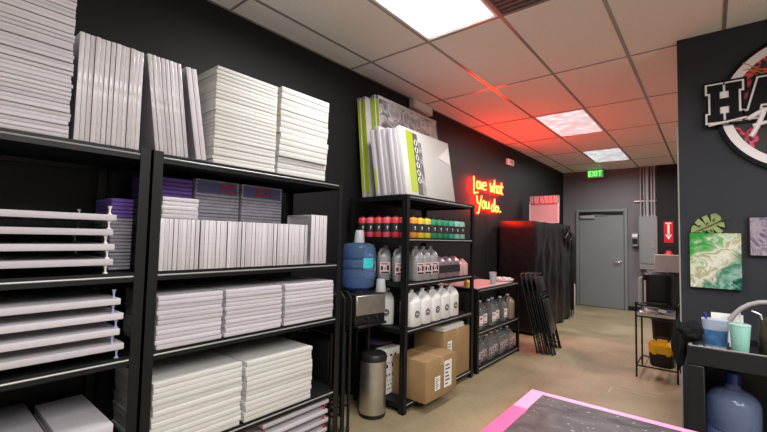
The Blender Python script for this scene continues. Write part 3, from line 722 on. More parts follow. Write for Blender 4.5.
for (z, n, h) in ((.31, 3, .035), (.255, 5, .015), (.22, 2, .05), (.15, 4, .03), (.11, 6, .012), (.075, 5, .014), (.04, 6, .012)):
    y = -.09
    for k in range(n):
        w = .15 / n * random.uniform(.4, .8); box(bm, .0004, .0012, y, y + w, z, z + h * .5); y += .18 / n
obj('print', bm, M['ink'], t, smooth=False)
t = thing('lidded_bucket', 'dark round bucket with purple lid behind the printed box', 'bucket', (-2.335, 2.80, zb))
bm = new(); lathe(bm, [(.10, 0), (.115, .36), (.12, .362), (.12, .38)], 22); obj('pail', bm, M['plastic_black'], t)
bm = new(); lathe(bm, [(.126, .376), (.126, .395), (.115, .402), (.001, .402)], 22); obj('lid', bm, mat('plum_lid', (.06, .04, .07), .4), t)

# ------------------------------------------------------------------ water cooler corner
ck = thing('side_stand', 'small black stand under the water cooler, over the trash can', 'stand', (-2.22, 2.40, 0))
bm = new(); box(bm, -.17, .165, -.165, .165, .70, .72, .003); obj('top', bm, M['plastic_black'], ck)
for sx in (-.155, -.02):
    for sy in (-.15, .15):
        bm = new(); box(bm, sx - .011, sx + .011, sy - .011, sy + .011, 0, .6995); obj('leg', bm, M['plastic_black'], ck)
wc = thing('water_cooler', 'black countertop water cooler with steel front beneath the blue bottle', 'water cooler', (-2.22, 2.40, .721), -.16)
bm = new(); box(bm, -.16, .155, -.155, .155, 0, .235, .012, 2); lathe(bm, [(.095, .2345), (.095, .25), (.07, .256)], 20, (0, -.01, 0)); obj('housing', bm, M['plastic_black'], wc)
bm = new(); box(bm, .1555, .163, -.145, .15, .075, .225, .004); obj('steel_front', bm, M['steel'], wc, label='brushed steel front panel')
for y in (-.04, .05):
    bm = new(); tube(bm, [(.156, y, .055), (.18, y, .05), (.181, y, .02)], .007); obj('tap', bm, M['plastic_black'], wc)
wb = thing('water_bottle', 'large blue water bottle upside down on the cooler with a cup on top', 'water bottle', (-2.22, 2.39, .978))
prof = [(.05, 0), (.095, .006), (.122, .022), (.132, .05), (.134, .10), (.134, .15), (.128, .162), (.134, .175), (.134, .23), (.128, .242), (.134, .255), (.134, .33), (.125, .358), (.09, .372), (.001, .374)]
bm = new(); lathe(bm, prof, 28); obj('bottle', bm, M['blue_water'], wb)
bm = new()
lat = [(.1352, .18), (.1352, .255)]
secs = [[Vector((.1355 * math.cos(a), .1355 * math.sin(a), z)) for a in [(-.55 + .75 * i / 6) for i in range(7)]] for z in (.175, .255)]
rg = [[bm.verts.new(p) for p in s] for s in secs]
for i in range(6): bm.faces.new((rg[0][i], rg[0][i + 1], rg[1][i + 1], rg[1][i]))
obj('label', bm, M['teal_lab'], wb, label='turquoise label')
def cup_bm(): 
    bm = new(); lathe(bm, [(.043, 0), (.044, .004), (.034, .10), (.032, .103), (.001, .103)], 16); return bm
tag(obj('plastic_cup', cup_bm(), M['clear_cup'], loc=(-2.22, 2.39, .978 + .3745)), 'clear cup upturned on top of the large blue bottle', 'cup')
tag(obj('plastic_cup', cup_bm(), M['clear_cup'], loc=(-2.089, 2.521, .957)), 'clear cup upturned on the cooler top beside the bottle', 'cup')
tc_ = thing('trash_can', 'stainless steel trash can with black lid below the water cooler', 'trash can', (-2.085, 2.445, 0))
bm = new(); lathe(bm, [(.098, 0), (.104, .004), (.104, .03)], 28); obj('base', bm, M['plastic_black'], tc_)
bm = new(); lathe(bm, [(.103, .0305), (.105, .035), (.105, .43), (.103, .432)], 32); obj('body', bm, M['steel'], tc_)
bm = new(); lathe(bm, [(.108, .4325), (.108, .465), (.098, .482), (.05, .49), (.001, .49)], 28); obj('lid', bm, M['plastic_black'], tc_)

# folding chairs: built folded and upright, seat towards +x
def folding_chair(label, loc, rot, group):
    t = thing('folding_chair', label, 'folding chair', loc, group=group, rot=rot)
    w = .22
    bm = new(); tube(bm, [(0, -w, 0.012), (0, -w, .95), (0, -w + .035, .99), (0, w - .035, .99), (0, w, .95), (0, w, .012)], .0105); tube(bm, [(0, -w, .18), (0, w, .18)], .007); tube(bm, [(0, -w, .72), (0, w, .72)], .007); obj('front_frame', bm, M['black'], t)
    bm = new(); tube(bm, [(.023, -w + .03, .012), (.023, -w + .03, .70), (.023, w - .03, .70), (.023, w - .03, .012)], .0105); tube(bm, [(.023, -w + .03, .11), (.023, w - .03, .11)], .007); obj('rear_frame', bm, M['black'], t)
    bm = new(); box(bm, .004, .032, -.176, .176, .24, .66, .012, 3); obj('seat', bm, M['vinyl'], t)
    bm = new(); box(bm, -.012, .012, -.205, .205, .76, .955, .01, 2); obj('backrest', bm, M['vinyl'], t)
    for (x, y) in ((0, -w), (0, w), (.023, -w + .03), (.023, w - .03)):
        bm = new(); lathe(bm, [(.0125, 0), (.014, .03), (.0115, .034)], 10, (x, y, 0)); obj('foot_cap', bm, M['plastic_black'], t)
    return t
fc = folding_chair('black folding chair folded and leaning by the covered shelf, outermost of four', (-1.53, 5.37, .0), (0, math.radians(-13), .10), 'folded chairs by the covered shelf')
for k in range(1, 4):
    dup(fc, (-1.53 - .052 * k, 5.37 - .012 * k, 0), (0, math.radians(-13), .10 - .02 * k), 'black folding chair folded and leaning by the covered shelf, %s in from the aisle' % nth(k))
for k in range(3):
    dup(fc, (-2.27 + .01 * k, 2.00 + .056 * k, 0), (0, 0, -PI / 2), 'folded black chair standing beside the cooler, %s counted from the canvas rack' % nth(k), 'folded chairs beside the cooler')

# ------------------------------------------------------------------ covered shelf
def cover_mesh():
    bm = new(); x0, x1, y0, y1, h = -.55, .0, 0., 1.95, 1.695
    n = 88; rows = 26; per = []
    L_ = 2 * ((x1 - x0) + (y1 - y0))
    nn = 120
    for i in range(nn):
        s = L_ * i / nn; w, d = x1 - x0, y1 - y0
        if s < w: p = (x0 + s, y0); nr = (0, -1)
        elif s < w + d: p = (x1, y0 + s - w); nr = (1, 0)
        elif s < 2 * w + d: p = (x1 - (s - w - d), y1); nr = (0, 1)
        else: p = (x0, y1 - (s - 2 * w - d)); nr = (-1, 0)
        per.append((p, nr, s))
    secs = []
    for j in range(rows + 1):
        z = .03 + (h - .03) * j / rows; f = 1 - z / h; ring = []
        for (p, nr, s) in per:
            fold = .018 * f * math.sin(s * 17 + 2 * noise.noise(Vector((s * 2, z, 0)))) + .022 * noise.noise(Vector((p[0] * 4, p[1] * 4, z * 2.2))) + .012 * noise.noise(Vector((p[0] * 13, p[1] * 13, z * 7)))
            if nr == (-1, 0): fold = min(fold, 0)
            if nr == (0, -1): fold *= .35
            top = -.02 if j == rows else 0
            ring.append(Vector((p[0] + nr[0] * (fold + top), p[1] + nr[1] * (fold + top), z + (.012 * noise.noise(Vector((p[0] * 5, p[1] * 5, 1))) if j >= rows - 1 else 0))))
        secs.append(ring)
    loft(bm, secs)
    return bm
cs = thing('covered_shelf', 'tall shelf wrapped in shiny black plastic past the neon sign', 'covered shelf', (-2.0, 5.98, 0))
obj('plastic_cover', cover_mesh(), M['film_black'], cs)
bm = new()
random.seed(9)
for (y, z) in ((1.55, 1.50), (1.78, 1.42)):
    pts = [(.03 + .03 * math.sin(k * .8), y + .03 * math.sin(k * 1.3), z + .16 - .05 * k) for k in range(8)]
    tube(bm, pts, [.012, .03, .038, .03, .036, .026, .03, .01], 9)
obj('gathered_film', bm, M['film_black'], cs)
t = thing('boxed_canvas', 'glowing pink-lit white canvas standing on top of the covered shelf', 'canvas', (-2.235, 7.15, 1.712))
obj('canvas', canvas_mesh(.50, .04, .48, M['canvas']), None, t)
bm = new(); box(bm, -.248, .248, -.0235, -.021, .345, .475); obj('printed_band', bm, M['swirl'], t, smooth=False, label='grey swirl printed band')
for s in (-1, 1):
    bm = new(); box(bm, s * .24 - .009, s * .24 + .009, -.025, -.0212, .003, .343); obj('edge_strip', bm, M['white'], t, smooth=False)
t = thing('folded_table', 'black folded table standing on end at the covered shelf far side', 'folded table', (-1.96, 8.10, 0))
bm = new(); box(bm, -.40, .0, -.035, -.005, .12, 1.50, .01, 2); obj('top_half', bm, M['plastic_black'], t)
bm = new(); box(bm, -.40, .0, .005, .035, .12, 1.50, .01, 2); obj('bottom_half', bm, M['plastic_black'], t)
for x in (-.36, -.05):
    bm = new(); tube(bm, [(x, -.10, .012), (x, -.06, .14), (x, 0, .16), (x, .06, .14), (x, .10, .012)], .011); obj('foot', bm, M['black'], t)
bm = new(); box(bm, -.008, .008, -.016, .016, 0, .62, .003); tag(obj('white_plank', bm, M['pale_box'], loc=(-1.945, 7.985, 0)), 'thin white plank standing on the floor beside the covered shelf', 'plank')

# ------------------------------------------------------------------ neon sign (strokes in metres along the wall)
def P_(u, v):
    d = u - 95          # hand-drawn stroke coordinates to metres along the wall
    return (5.10 + .004233 * d + 3.08e-6 * d * d, 2.296 - (v - 80) * (.00196 + 1.4e-6 * d) + .00059 * d)
ns = thing('neon_sign', 'red neon sign reading Love what You do on the black wall', 'neon sign', (XL, 0, 0))
LET = {
 'love': [[(97, 80), (99, 140), (100, 203), (112, 200), (128, 198)], [(124, 118), (118, 135), (122, 165), (133, 172), (139, 150), (134, 122), (124, 118)],
          [(143, 120), (150, 172), (160, 126)], [(164, 152), (184, 148), (182, 128), (170, 128), (164, 150), (168, 178), (186, 176)]],
 'what': [[(214, 128), (221, 192), (228, 150), (236, 192), (241, 128)], [(246, 108), (247, 200)], [(247, 168), (256, 148), (262, 160), (263, 202)],
          [(284, 156), (274, 148), (267, 170), (272, 200), (281, 190), (284, 158), (287, 206)], [(297, 126), (296, 190), (303, 206)], [(289, 152), (306, 154)]],
 'you': [[(120, 220), (126, 268), (140, 282)], [(156, 222), (146, 275), (134, 340), (124, 346)], [(168, 258), (160, 285), (166, 312), (178, 308), (180, 278), (172, 260), (168, 258)], [(188, 262), (188, 305), (197, 312), (205, 300), (207, 264), (209, 316)]],
 'do': [[(243, 288), (232, 282), (225, 305), (230, 330), (242, 322), (247, 245), (248, 332)], [(264, 292), (256, 310), (260, 332), (271, 330), (275, 304), (264, 292)], [(284, 330), (288, 333), (287, 328)]],
}
for wd, strokes in LET.items():
    bm = new()
    for s in strokes:
        pts = [Vector((.035, *P_(*q))) for q in s]
        sm = []
        for i in range(len(pts) - 1):
            p0, p1, p2, p3 = pts[max(i - 1, 0)], pts[i], pts[i + 1], pts[min(i + 2, len(pts) - 1)]
            for k in range(4):
                u = k / 4; sm.append(.5 * ((2 * p1) + (p2 - p0) * u + (2 * p0 - 5 * p1 + 4 * p2 - p3) * u * u + (3 * p1 - p0 - 3 * p2 + p3) * u ** 3))
        sm.append(pts[-1]); tube(bm, sm, .0108, 7)
    obj('lettering', bm, M['neon'], ns)
bm = new()
for (u, v) in ((98, 100), (300, 190), (125, 300), (240, 300)):
    y, z = P_(u, v); tube(bm, [(.001, y, z), (.028, y, z)], .006, 6)
obj('standoffs', bm, M['clear_cup'], ns)
bm = new(); y, z = P_(205, 330); tube(bm, [(.03, y, z + .02), (.012, y, z - .05), (.007, y + .02, 1.4), (.007, y + .02, 1.0)], .004, 6); obj('cable', bm, M['ink'], ns)

# ------------------------------------------------------------------ coffee cart at the corner
cc = thing('coffee_cart', 'black wire cart carrying the coffee maker beside the logo wall', 'cart', (-.44, 5.22, 0))
LX, LY = .175, .23
for sx in (-1, 1):
    for sy in (-1, 1):
        bm = new(); tube(bm, [(sx * LX, sy * LY, 0), (sx * LX, sy * LY, .78)], .009); obj('leg', bm, M['black'], cc)
for z, nm in ((.12, 'lower_rail'), (.63, 'middle_rail'), (.75, 'top_rail')):
    bm = new(); e = .0
    tube(bm, [(-LX, -LY, z), (LX, -LY, z), (LX, LY, z), (-LX, LY, z)], .008, 6, True)
    for k in range(1, 8 if z > .2 else 5): 
        n_ = 8 if z > .2 else 5; tube(bm, [(-LX + 2 * LX * k / n_, -LY, z), (-LX + 2 * LX * k / n_, LY, z)], .0035, 5)
    obj(nm, bm, M['black'], cc)
cm = thing('coffee_maker', 'black coffee maker with silver side on the wire cart', 'coffee maker', (-.425, 5.16, .759))
bm = new(); loft(bm, [rrect(.27, .27, 0), rrect(.275, .28, .02), rrect(.285, .28, .26, .004, 0), rrect(.28, .27, .31, .004), rrect(.22, .22, .335), rrect(.12, .14, .342)]); obj('body', bm, M['plastic_black'], cm)
bm = new(); box(bm, -.178, -.142, -.10, .09, .005, .27, .008, 2); obj('water_tank', bm, M['clear_cup'], cm, label='pale translucent water tank')
bm = new(); box(bm, -.118, -.10, -.1455, -.1415, .02, .25, .001); obj('side_stripe', bm, M['pale_box'], cm)
bm = new(); tube(bm, [(-.09, -.1, .335), (-.09, -.13, .35), (.09, -.13, .35), (.09, -.1, .335)], .008); obj('handle', bm, M['chrome'], cm)
bm = new(); box(bm, -.09, .09, -.20, -.142, .0, .03, .006, 2); obj('drip_tray', bm, M['plastic_black'], cm)
t = thing('pod_drawer', 'silver and white packet tray in the wire cart under coffee maker', 'tray', (-.44, 5.20, .6395))
bm = new(); box(bm, -.165, .165, -.215, .215, 0, .006); 
for a in ((-.165, -.16, -.215, .215), (.16, .165, -.215, .215), (-.16, .16, -.215, -.21), (-.16, .16, .21, .215)): box(bm, *a, .006, .03)
obj('tray', bm, M['chrome'], t, smooth=False)
for k in range(5):
    bm = new(); box(bm, -.05, .05, -.035, .035, 0, .035, .008, 2); obj('packet', bm, M['paper'] if k % 2 else M['greywrap'], t, loc=(-.105 + .052 * k, -.165 + .012 * (k % 2), .0065 + .03 * (k % 2)), rot=(.2, .1 * k, .5 * k))
bm = new(); box(bm, -.11, .11, -.09, .09, 0, .18, .004); 
t = thing('pale_carton', 'pale pink cardboard carton sitting on top of the coffee maker', 'box', (-.35, 5.19, 1.1025), .05)
obj('carton', bm, M['pale_box'], t)
bm = new(); box(bm, -.1085, .1085, -.012, .012, .1803, .181); obj('tape', bm, M['tape'], t)
tb = thing('toolbox', 'yellow and black toolbox on the lower rail of the wire cart', 'toolbox', (-.40, 5.13, .1285))
bm = new(); loft(bm, [rrect(.19, .22, 0), rrect(.215, .25, .02), rrect(.225, .26, .14)]); obj('tub', bm, M['plastic_black'], tb)
bm = new(); loft(bm, [rrect(.235, .27, .1405), rrect(.24, .275, .16), rrect(.235, .27, .22), rrect(.18, .21, .245), rrect(.12, .14, .25)]); obj('lid', bm, M['yellow'], tb, label='yellow lid')
for x in (-.06, .06):
    bm = new(); box(bm, x - .018, x + .018, -.145, -.137, .13, .19, .003); obj('latch', bm, M['yellow'], tb)
bm = new(); tube(bm, [(-.055, 0, .245), (-.05, 0, .285), (.05, 0, .285), (.055, 0, .245)], .012); obj('handle', bm, M['plastic_black'], tb)
bm = new(); lathe(bm, [(.10, 0), (.125, .5), (.13, .502), (.13, .52), (.12, .52), (.095, .01), (.001, .01)], 22)
tag(obj('waste_bin', bm, M['plastic_black'], loc=(-.42, 5.68, 0)), 'black waste bin on the floor behind the wire cart', 'bin')

# faded tape marks on the floor
bm = new()
for a in ((-.76, -.40, 4.44, 4.452), (-.70, -.36, 4.56, 4.57), (-.76, -.748, 4.30, 4.44)): box(bm, *a, .0002, .0012)
tag(obj('tape_residue', bm, mat('tape_residue', (.42, .37, .29), .5), smooth=False), 'faint pale tape marks on the concrete floor near the cart', 'tape marks')

# ------------------------------------------------------------------ logo and pictures on the charcoal wall
W = 3.745
lg = thing('logo_sign', 'round black and white logo sign with red print on charcoal wall', 'sign', (.535, W, 2.36))
def disc(bm, r0, r1, ya, yb, n=64):
    if r0 == 0: lathe_y(bm, [(r1, ya), (r1, yb)], n)
    else:
        secs = [[Vector((r * math.cos(2 * PI * i / n), y, r * math.sin(2 * PI * i / n))) for i in range(n)] for r, y in ((r0, ya), (r0, yb), (r1, yb), (r1, ya))]
        loft(bm, secs, False, True)
def lathe_y(bm, prof, n):
    loft(bm, [[Vector((r * math.cos(2 * PI * i / n), y, r * math.sin(2 * PI * i / n))) for i in range(n)] for r, y in prof])
bm = new(); disc(bm, 0, .485, -.002, -.03); obj('backing', bm, M['logo_black'], lg)
bm = new(); disc(bm, 0, .405, -.0305, -.032); obj('printed_disc', bm, M['logo_red'], lg, label='red and black marbled print')
bm = new(); disc(bm, .405, .458, -.0305, -.036); obj('ring', bm, M['logo_white'], lg, label='white ring')
bm = new()
for q in range(3):
    tube(bm, [(-.33 + .035 * k, -.033, .20 + .05 * q + .03 * math.sin(k * .9 + q) - .003 * k * q) for k in range(16)], .005, 5)
obj('gold_lines', bm, M['gold'], lg)
Hs = [(0, 0), (.088, 0), (.088, .055), (.070, .055), (.070, .105), (.120, .105), (.120, .055), (.102, .055), (.102, 0), (.19, 0), (.19, .055), (.172, .055), (.172, .215), (.19, .215), (.19, .27), (.102, .27), (.102, .215), (.120, .215), (.120, .165), (.070, .165), (.070, .215), (.088, .215), (.088, .27), (0, .27), (0, .215), (.018, .215), (.018, .055), (0, .055)]
As = [(.20, 0), (.285, 0), (.285, .05), (.275, .05), (.283, .085), (.337, .085), (.345, .05), (.335, .05), (.335, 0), (.42, 0), (.42, .05), (.40, .05), (.345, .27), (.275, .27), (.22, .05), (.20, .05)]
def glyph(name, pls, off, ya, yb, m):
    cu = bpy.data.curves.new(name, 'CURVE'); cu.dimensions = '2D'; cu.fill_mode = 'BOTH'; cu.offset = off; cu.extrude = abs(ya - yb) / 2
    for pl in pls:
        sp = cu.splines.new('POLY'); sp.points.add(len(pl) - 1); sp.use_cyclic_u = True
        for p, (x, z) in zip(sp.points, pl): p.co = (x, z, 0, 1)
    tmp = bpy.data.objects.new('t', cu); C.objects.link(tmp)
    dg = bpy.context.evaluated_depsgraph_get(); me = bpy.data.meshes.new_from_object(tmp.evaluated_get(dg))
    bpy.data.objects.remove(tmp); bpy.data.curves.remove(cu)
    me.transform(Matrix.Translation((-.53, (ya + yb) / 2, -.075)) @ Matrix.Rotation(PI / 2, 4, 'X'))
    me.materials.clear(); me.materials.append(m)
    return obj(name, me, None, lg)
glyph('letter_border', [Hs, As], .028, -.036, -.050, M['logo_black'])  # black outer border of the letters
glyph('letter_outline', [Hs, As], .012, -.050, -.056, M['logo_white'])
glyph('letter_face', [Hs, As], 0., -.056, -.062, M['logo_black'])
for (z0, z1) in ((.166, .262), (.008, .104)):
    bm = new(); box(bm, -.459, -.411, -.0570, -.0505, z0 - .075, z1 - .075, .002); obj('letter_counter', bm, M['logo_white'], lg)
def brush(bm, pts, w):
    pts = [Vector((p[0], -.066, p[1])) for p in pts]; sm = []
    for i in range(len(pts) - 1):
        p0, p1, p2, p3 = pts[max(i - 1, 0)], pts[i], pts[i + 1], pts[min(i + 2, len(pts) - 1)]
        for k in range(5):
            u = k / 5; sm.append(.5 * ((2 * p1) + (p2 - p0) * u + (2 * p0 - 5 * p1 + 4 * p2 - p3) * u * u + (3 * p1 - p0 - 3 * p2 + p3) * u ** 3))
    sm.append(pts[-1]); vs = tube(bm, sm, w, 6)
bm = new(); brush(bm, [(-.525, -.100), (-.42, -.084), (-.32, -.068)], .007)
brush(bm, [(-.315, -.085), (-.25, -.045), (-.17, -.025), (-.10, -.05)], .015); brush(bm, [(-.235, -.05), (-.262, -.13), (-.30, -.21)], .015); brush(bm, [(-.29, -.135), (-.235, -.125), (-.19, -.11)], .012)
brush(bm, [(-.15, -.08), (-.185, -.15), (-.16, -.20), (-.11, -.17)], .013)
obj('script_lettering', bm, M['logo_white'], lg, label='white brush script')

t = thing('green_painting', 'square green and white poured painting on charcoal wall below the leaf', 'painting', (.029, W, 1.088))
bm = new(); box(bm, -.142, .142, -.037, -.001, 0, .395, .004); obj('stretcher', bm, M['paint_green'], t)
bm = new(); box(bm, -.1405, .1405, -.0385, -.0375, .002, .393); obj('picture', bm, M['paint_green'], t, smooth=False)
t = thing('purple_painting', 'purple and grey poured painting cut by the photo edge on charcoal wall', 'painting', (.37, W, 1.328))
bm = new(); box(bm, -.16, .16, -.032, -.001, 0, .27, .004); obj('stretcher', bm, M['ink'], t)
bm = new(); box(bm, -.152, .16, -.0335, -.0325, .006, .264); obj('picture', bm, M['paint_purple'], t, smooth=False)

# monstera leaf ornament
lf = thing('leaf_ornament', 'green metal monstera leaf with long stem above the green painting', 'wall ornament', (-.10, W - .015, 1.487))
def LP(x, z, y=0.): return Vector((x + .10, y, z - 1.487))
leaf_pts = [(-.105, 1.488), (-.103, 1.516), (-.090, 1.542), (-.050, 1.522), (-.082, 1.560), (-.060, 1.590), (-.018, 1.546), (-.040, 1.600), (-.012, 1.616), (.012, 1.562), (.010, 1.620), (.038, 1.628),
            (.064, 1.604), (.070, 1.584), (.048, 1.566), (.082, 1.562), (.088, 1.526), (.040, 1.536), (.078, 1.500), (.066, 1.487), (.046, 1.487), (.016, 1.522), (.028, 1.487), (.0, 1.487), (-.016, 1.506), (-.024, 1.487), (-.056, 1.487), (-.056, 1.497), (-.066, 1.487)]
bm = new(); poly(bm, [LP(x, z, -.008) for x, z in leaf_pts], (0, -.003, 0)); bm.normal_update(); bmesh.ops.triangulate(bm, faces=[f for f in bm.faces if len(f.verts) > 4], ngon_method='EAR_CLIP')
for v in bm.verts: v.co.y += .006 * math.sin(14 * v.co.x)
obj('blade', bm, M['leaf'], lf, smooth=False)
bm = new(); tube(bm, [LP(-.099, 1.483, -.014), LP(-.019, 1.524, -.014), LP(.060, 1.567, -.014), LP(.128, 1.610, -.010)], [.002, .003, .0036, .003], 6); obj('stem', bm, M['leaf_dark'], lf)
for (x, z, dx, dz) in ((-.055, 1.535, .016, .020), (-.012, 1.552, .010, .022), (.028, 1.578, .006, .022), (-.03, 1.498, .016, -.014), (.012, 1.502, .016, -.018), (.05, 1.536, .014, -.006)):
    bm = new(); tube(bm, [LP(x - dx * .5, z - dz * .5, -.0125), LP(x, z, -.0125), LP(x + dx * .5, z + dz * .5, -.0125)], [.002, .0055, .002], 6); obj('leaf_slot', bm, M['leaf_dark'], lf)
bm = new(); tube(bm, [LP(.0, 1.535, -.004), LP(.0, 1.535, .0148)], .004); obj('hook', bm, M['black'], lf)

# ------------------------------------------------------------------ utility cart with drinks
uc = thing('utility_cart', 'black plastic utility cart against the charcoal wall, with water bottle below', 'cart', (-.10, 2.70, 0))
UW, UD = .78, .46
def tray(bm, z0, z1, floor):
    for a in ((0, UW, 0, .022), (0, UW, UD - .022, UD), (0, .022, .022, UD - .022), (UW - .022, UW, .022, UD - .022)): box(bm, *a, z0, z1, .004)
    box(bm, .02, UW - .02, .02, UD - .02, floor - .02, floor)
bm = new(); tray(bm, .765, .862, .822); obj('top_tray', bm, M['plastic_black'], uc)
bm = new(); tray(bm, .13, .26, .208); obj('lower_tray', bm, M['plastic_black'], uc)
for (x, y) in ((0, 0), (UW - .07, 0), (0, UD - .07), (UW - .07, UD - .07)):
    bm = new(); box(bm, x, x + .07, y, y + .07, .261, .7645, .006); obj('post', bm, M['plastic_black'], uc)
bm = new(); box(bm, .07, UW - .07, UD - .02, UD - .012, .261, .7645); obj('added_back_panel', bm, M['plastic_black'], uc)  # back and side panels added to keep the space under the tray dark
for x in (.012, UW - .02):
    bm = new(); box(bm, x, x + .008, .07, UD - .07, .261, .7645); obj('added_side_panel', bm, M['plastic_black'], uc)
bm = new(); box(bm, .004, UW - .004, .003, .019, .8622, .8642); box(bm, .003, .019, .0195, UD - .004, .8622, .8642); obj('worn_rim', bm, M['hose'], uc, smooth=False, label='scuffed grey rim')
for (x, y) in ((.05, .05), (UW - .05, .05), (.05, UD - .05), (UW - .05, UD - .05)):
    bm = new(); lathe(bm, [(.045, -.012), (.05, -.008), (.05, .008), (.045, .012)], 16)
    bmesh.ops.transform(bm, matrix=Matrix.Translation((x, y, .0505)) @ Matrix.Rotation(PI / 2, 4, 'Y'), verts=bm.verts); cst = obj('caster', bm, M['black'], uc)
    bm = new(); box(bm, x - .02, x - .014, y - .015, y + .015, .05, .1295); box(bm, x + .014, x + .02, y - .015, y + .015, .05, .1295); box(bm, x - .02, x + .02, y - .015, y + .015, .11, .1295); obj('fork', bm, M['steel'], cst)
b2 = thing('water_bottle', 'large clear blue water bottle on the lower cart shelf, upright with blue cap', 'water bottle', (.085, 2.925, .209))
bm = new(); lathe(bm, [(.001, 0), (.10, .0), (.114, .015), (.116, .09), (.110, .1), (.116, .11), (.116, .19), (.110, .2), (.116, .21), (.116, .335), (.108, .365), (.08, .395), (.036, .415), (.029, .44)], 28); obj('bottle', bm, M['blue_dark'], b2)
bm = new(); lathe(bm, [(.033, .44), (.034, .49), (.028, .50), (.001, .50)], 18); obj('cap', bm, M['blue_plast'], b2, label='blue cap')
bm = new(); bmesh.ops.create_icosphere(bm, subdivisions=4, radius=.1)
for v in bm.verts:
    n_ = noise.noise(v.co * 14) * .35 + noise.noise(v.co * 33) * .15
    v.co = Vector((v.co.x * .95 * (1 + n_), v.co.y * .9 * (1 + n_), max(0., .11 + v.co.z * 1.15 * (1 + n_))))
tag(obj('plastic_bag', bm, plastic('cloudy_film', (.8, .78, .82), (.6, .55, .62), .55, .3), loc=(.335, 2.90, .209)), 'crumpled pale plastic bag beside the bottle on the lower cart shelf', 'bag')
ZT = .8225
# blue tub
t = thing('food_tub', 'white tub with blue label on the black utility cart', 'tub', (.015, 2.93, ZT))
bm = new(); loft(bm, [rrect(.095, .075, 0), rrect(.10, .08, .01), rrect(.115, .095, .155), rrect(.118, .098, .16)]); obj('tub', bm, mat('pale_blue_tub', (.42, .50, .62), .35), t)
bm = new(); loft(bm, [rrect(.1035, .0835, .022), rrect(.1130, .0930, .105)], False); obj('label', bm, mat('blue_print', (.06, .17, .36), .4, var=.35, scale=30), t, label='blue printed band')
bm = new(); tube(bm, [(-.035, -.02, .15), (-.042, -.025, .195)], .006); obj('spoon', bm, M['blue_plast'], t)
bm = new(); box(bm, -.07, .07, -.004, .004, 0, .185, .001); tag(obj('card_sheet', bm, M['paper'], loc=(.07, 3.02, ZT), rot=(-.10, 0, 0)), 'white card propped behind the blue tub on the cart', 'card')
for k in range(4):
    bm = new(); lathe(bm, [(.012, 0), (.015, .01), (.014, .022), (.006, .028)], 12)
    tag(obj('creamer_pod', bm, M['greywrap'], loc=(-.045 + .031 * k, 2.815, ZT)), 'tiny grey creamer cup in front of the tub, %s from the bag' % nth(k), 'creamer cup', 'creamer cups on the cart')
t = thing('tumbler', 'mint green tumbler with lid and straw on the utility cart', 'tumbler', (.115, 2.80, ZT))
bm = new(); lathe(bm, [(.028, 0), (.032, .006), (.043, .155), (.043, .158)], 24); obj('cup', bm, M['mint'], t)
bm = new(); lathe(bm, [(.0445, .1585), (.0445, .167), (.036, .171), (.001, .171)], 24); obj('lid', bm, mat('mint_lid', (.35, .55, .5), .2), t)
bm = new(); tube(bm, [(.004, 0, .171), (.0, 0, .225)], .0042, 8); obj('straw', bm, M['clear_cup'], t)
t = thing('bent_hose', 'thick grey hose arching over the items on the utility cart', 'hose', (.06, 2.985, ZT))
pts = [(.0, 0, .006)] + [(.185 - .185 * math.cos(a), -.0 * a, .05 + .225 * math.sin(a)) for a in [PI * k / 14 for k in range(15)]] + [(.37, 0, .006)]
bm = new(); tube(bm, pts, .0125, 10); obj('hose_body', bm, M['hose'], t)
for x in (0, .37):
    bm = new(); lathe(bm, [(.018, 0), (.018, .03), (.014, .034)], 12, (x, 0, 0)); obj('coupling', bm, M['chrome'], t)
t = thing('glass_pitcher', 'dark glass pitcher at the photo edge on the utility cart', 'pitcher', (.25, 2.865, ZT))
bm = new(); lathe(bm, [(.001, 0), (.055, 0), (.062, .01), (.066, .12), (.06, .18), (.064, .20), (.061, .20), (.057, .18), (.062, .12), (.058, .014), (.001, .012)], 24); obj('vessel', bm, M['jar_glass'], t)
bm = new(); tube(bm, [(.062, .0, .16), (.105, 0, .15), (.105, 0, .06), (.064, 0, .045)], .008); obj('handle', bm, M['jar_glass'], t)
bm = new(); tube(bm, [(-.03, 0, .1), (-.05, 0, .22), (-.085, 0, .235)], .005); obj('spoon', bm, M['chrome'], t)
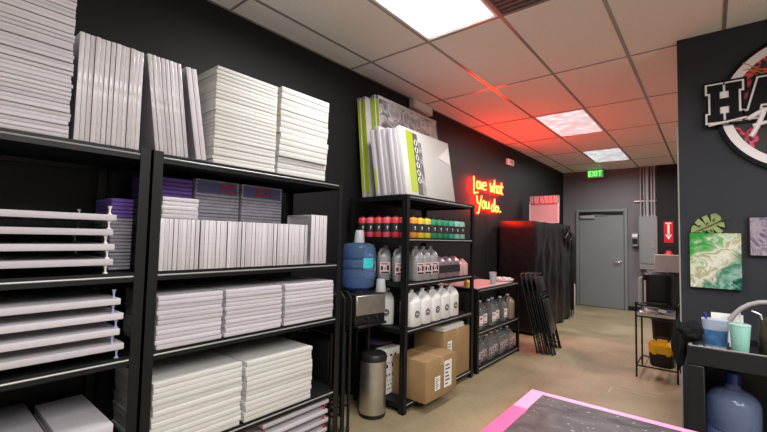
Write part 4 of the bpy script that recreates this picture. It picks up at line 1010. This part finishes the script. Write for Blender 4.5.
# black bag slumped over the cart corner, one side hanging down outside
bm = new()
for (c, r) in (((-.005, 0, .005), (.056, .075, .058)), ((-.052, -.01, -.07), (.032, .055, .125))):
    g = bmesh.ops.create_icosphere(bm, subdivisions=4, radius=1.)
    for v in g['verts']:
        n_ = noise.noise(v.co * 1.6 + Vector((c[2] * 40, 1, 2))) * .26 + noise.noise(v.co * 3.6) * .12
        v.co = Vector((c[0] + v.co.x * r[0] * (1 + n_), c[1] + v.co.y * r[1] * (1 + n_), c[2] + v.co.z * r[2] * (1 + n_)))
bgo = tag(obj('black_bag', bm, M['fabric_black'], loc=(-.088, 2.80, .918)), 'crumpled black cloth bag slumped on the utility cart corner', 'bag')

# ------------------------------------------------------------------ worktable in the foreground
wt = thing('worktable', 'paint-flecked dark worktable edged with pink tape in the foreground', 'table', (-.60, .30, 0))
TW, TD = 1.5, 1.465
bm = new(); box(bm, 0, TW, 0, TD, .728, .758, .003); obj('tabletop', bm, M['worktop'], wt, smooth=False)
bm = new(); box(bm, -.0012, .055, 0, TD - .215, .7585, .7595); box(bm, -.0022, -.0008, 0, TD - .215, .728, .7595); obj('edge_tape', bm, M['pinktape'], wt, smooth=False, label='hot pink tape')
bm = new(); box(bm, -.0012, .052, TD - .2145, TD + .001, .7585, .7597); box(bm, .0525, TW, TD - .030, TD + .001, .7585, .7595); box(bm, -.0022, TW, TD + .0008, TD + .002, .728, .7595); box(bm, -.0022, -.0008, TD - .2145, TD + .001, .728, .7595)
obj('edge_tape', bm, M['palepink'], wt, smooth=False, label='pale pink tape')
for x in (.06, TW - .06):
    for y in (.06, TD - .06):
        bm = new(); tube(bm, [(x, y, 0), (x, y, .7275)], .018); obj('leg', bm, M['black'], wt)

# ------------------------------------------------------------------ light and view
w = bpy.data.worlds.new('world'); SC.world = w; w.use_nodes = True
w.node_tree.nodes['Background'].inputs['Color'].default_value = (.02, .02, .022, 1)
SC.view_settings.view_transform = 'Standard'; SC.view_settings.look = 'None'; SC.view_settings.gamma = 1.; SC.view_settings.use_curve_mapping = False
SC.view_settings.exposure = .14
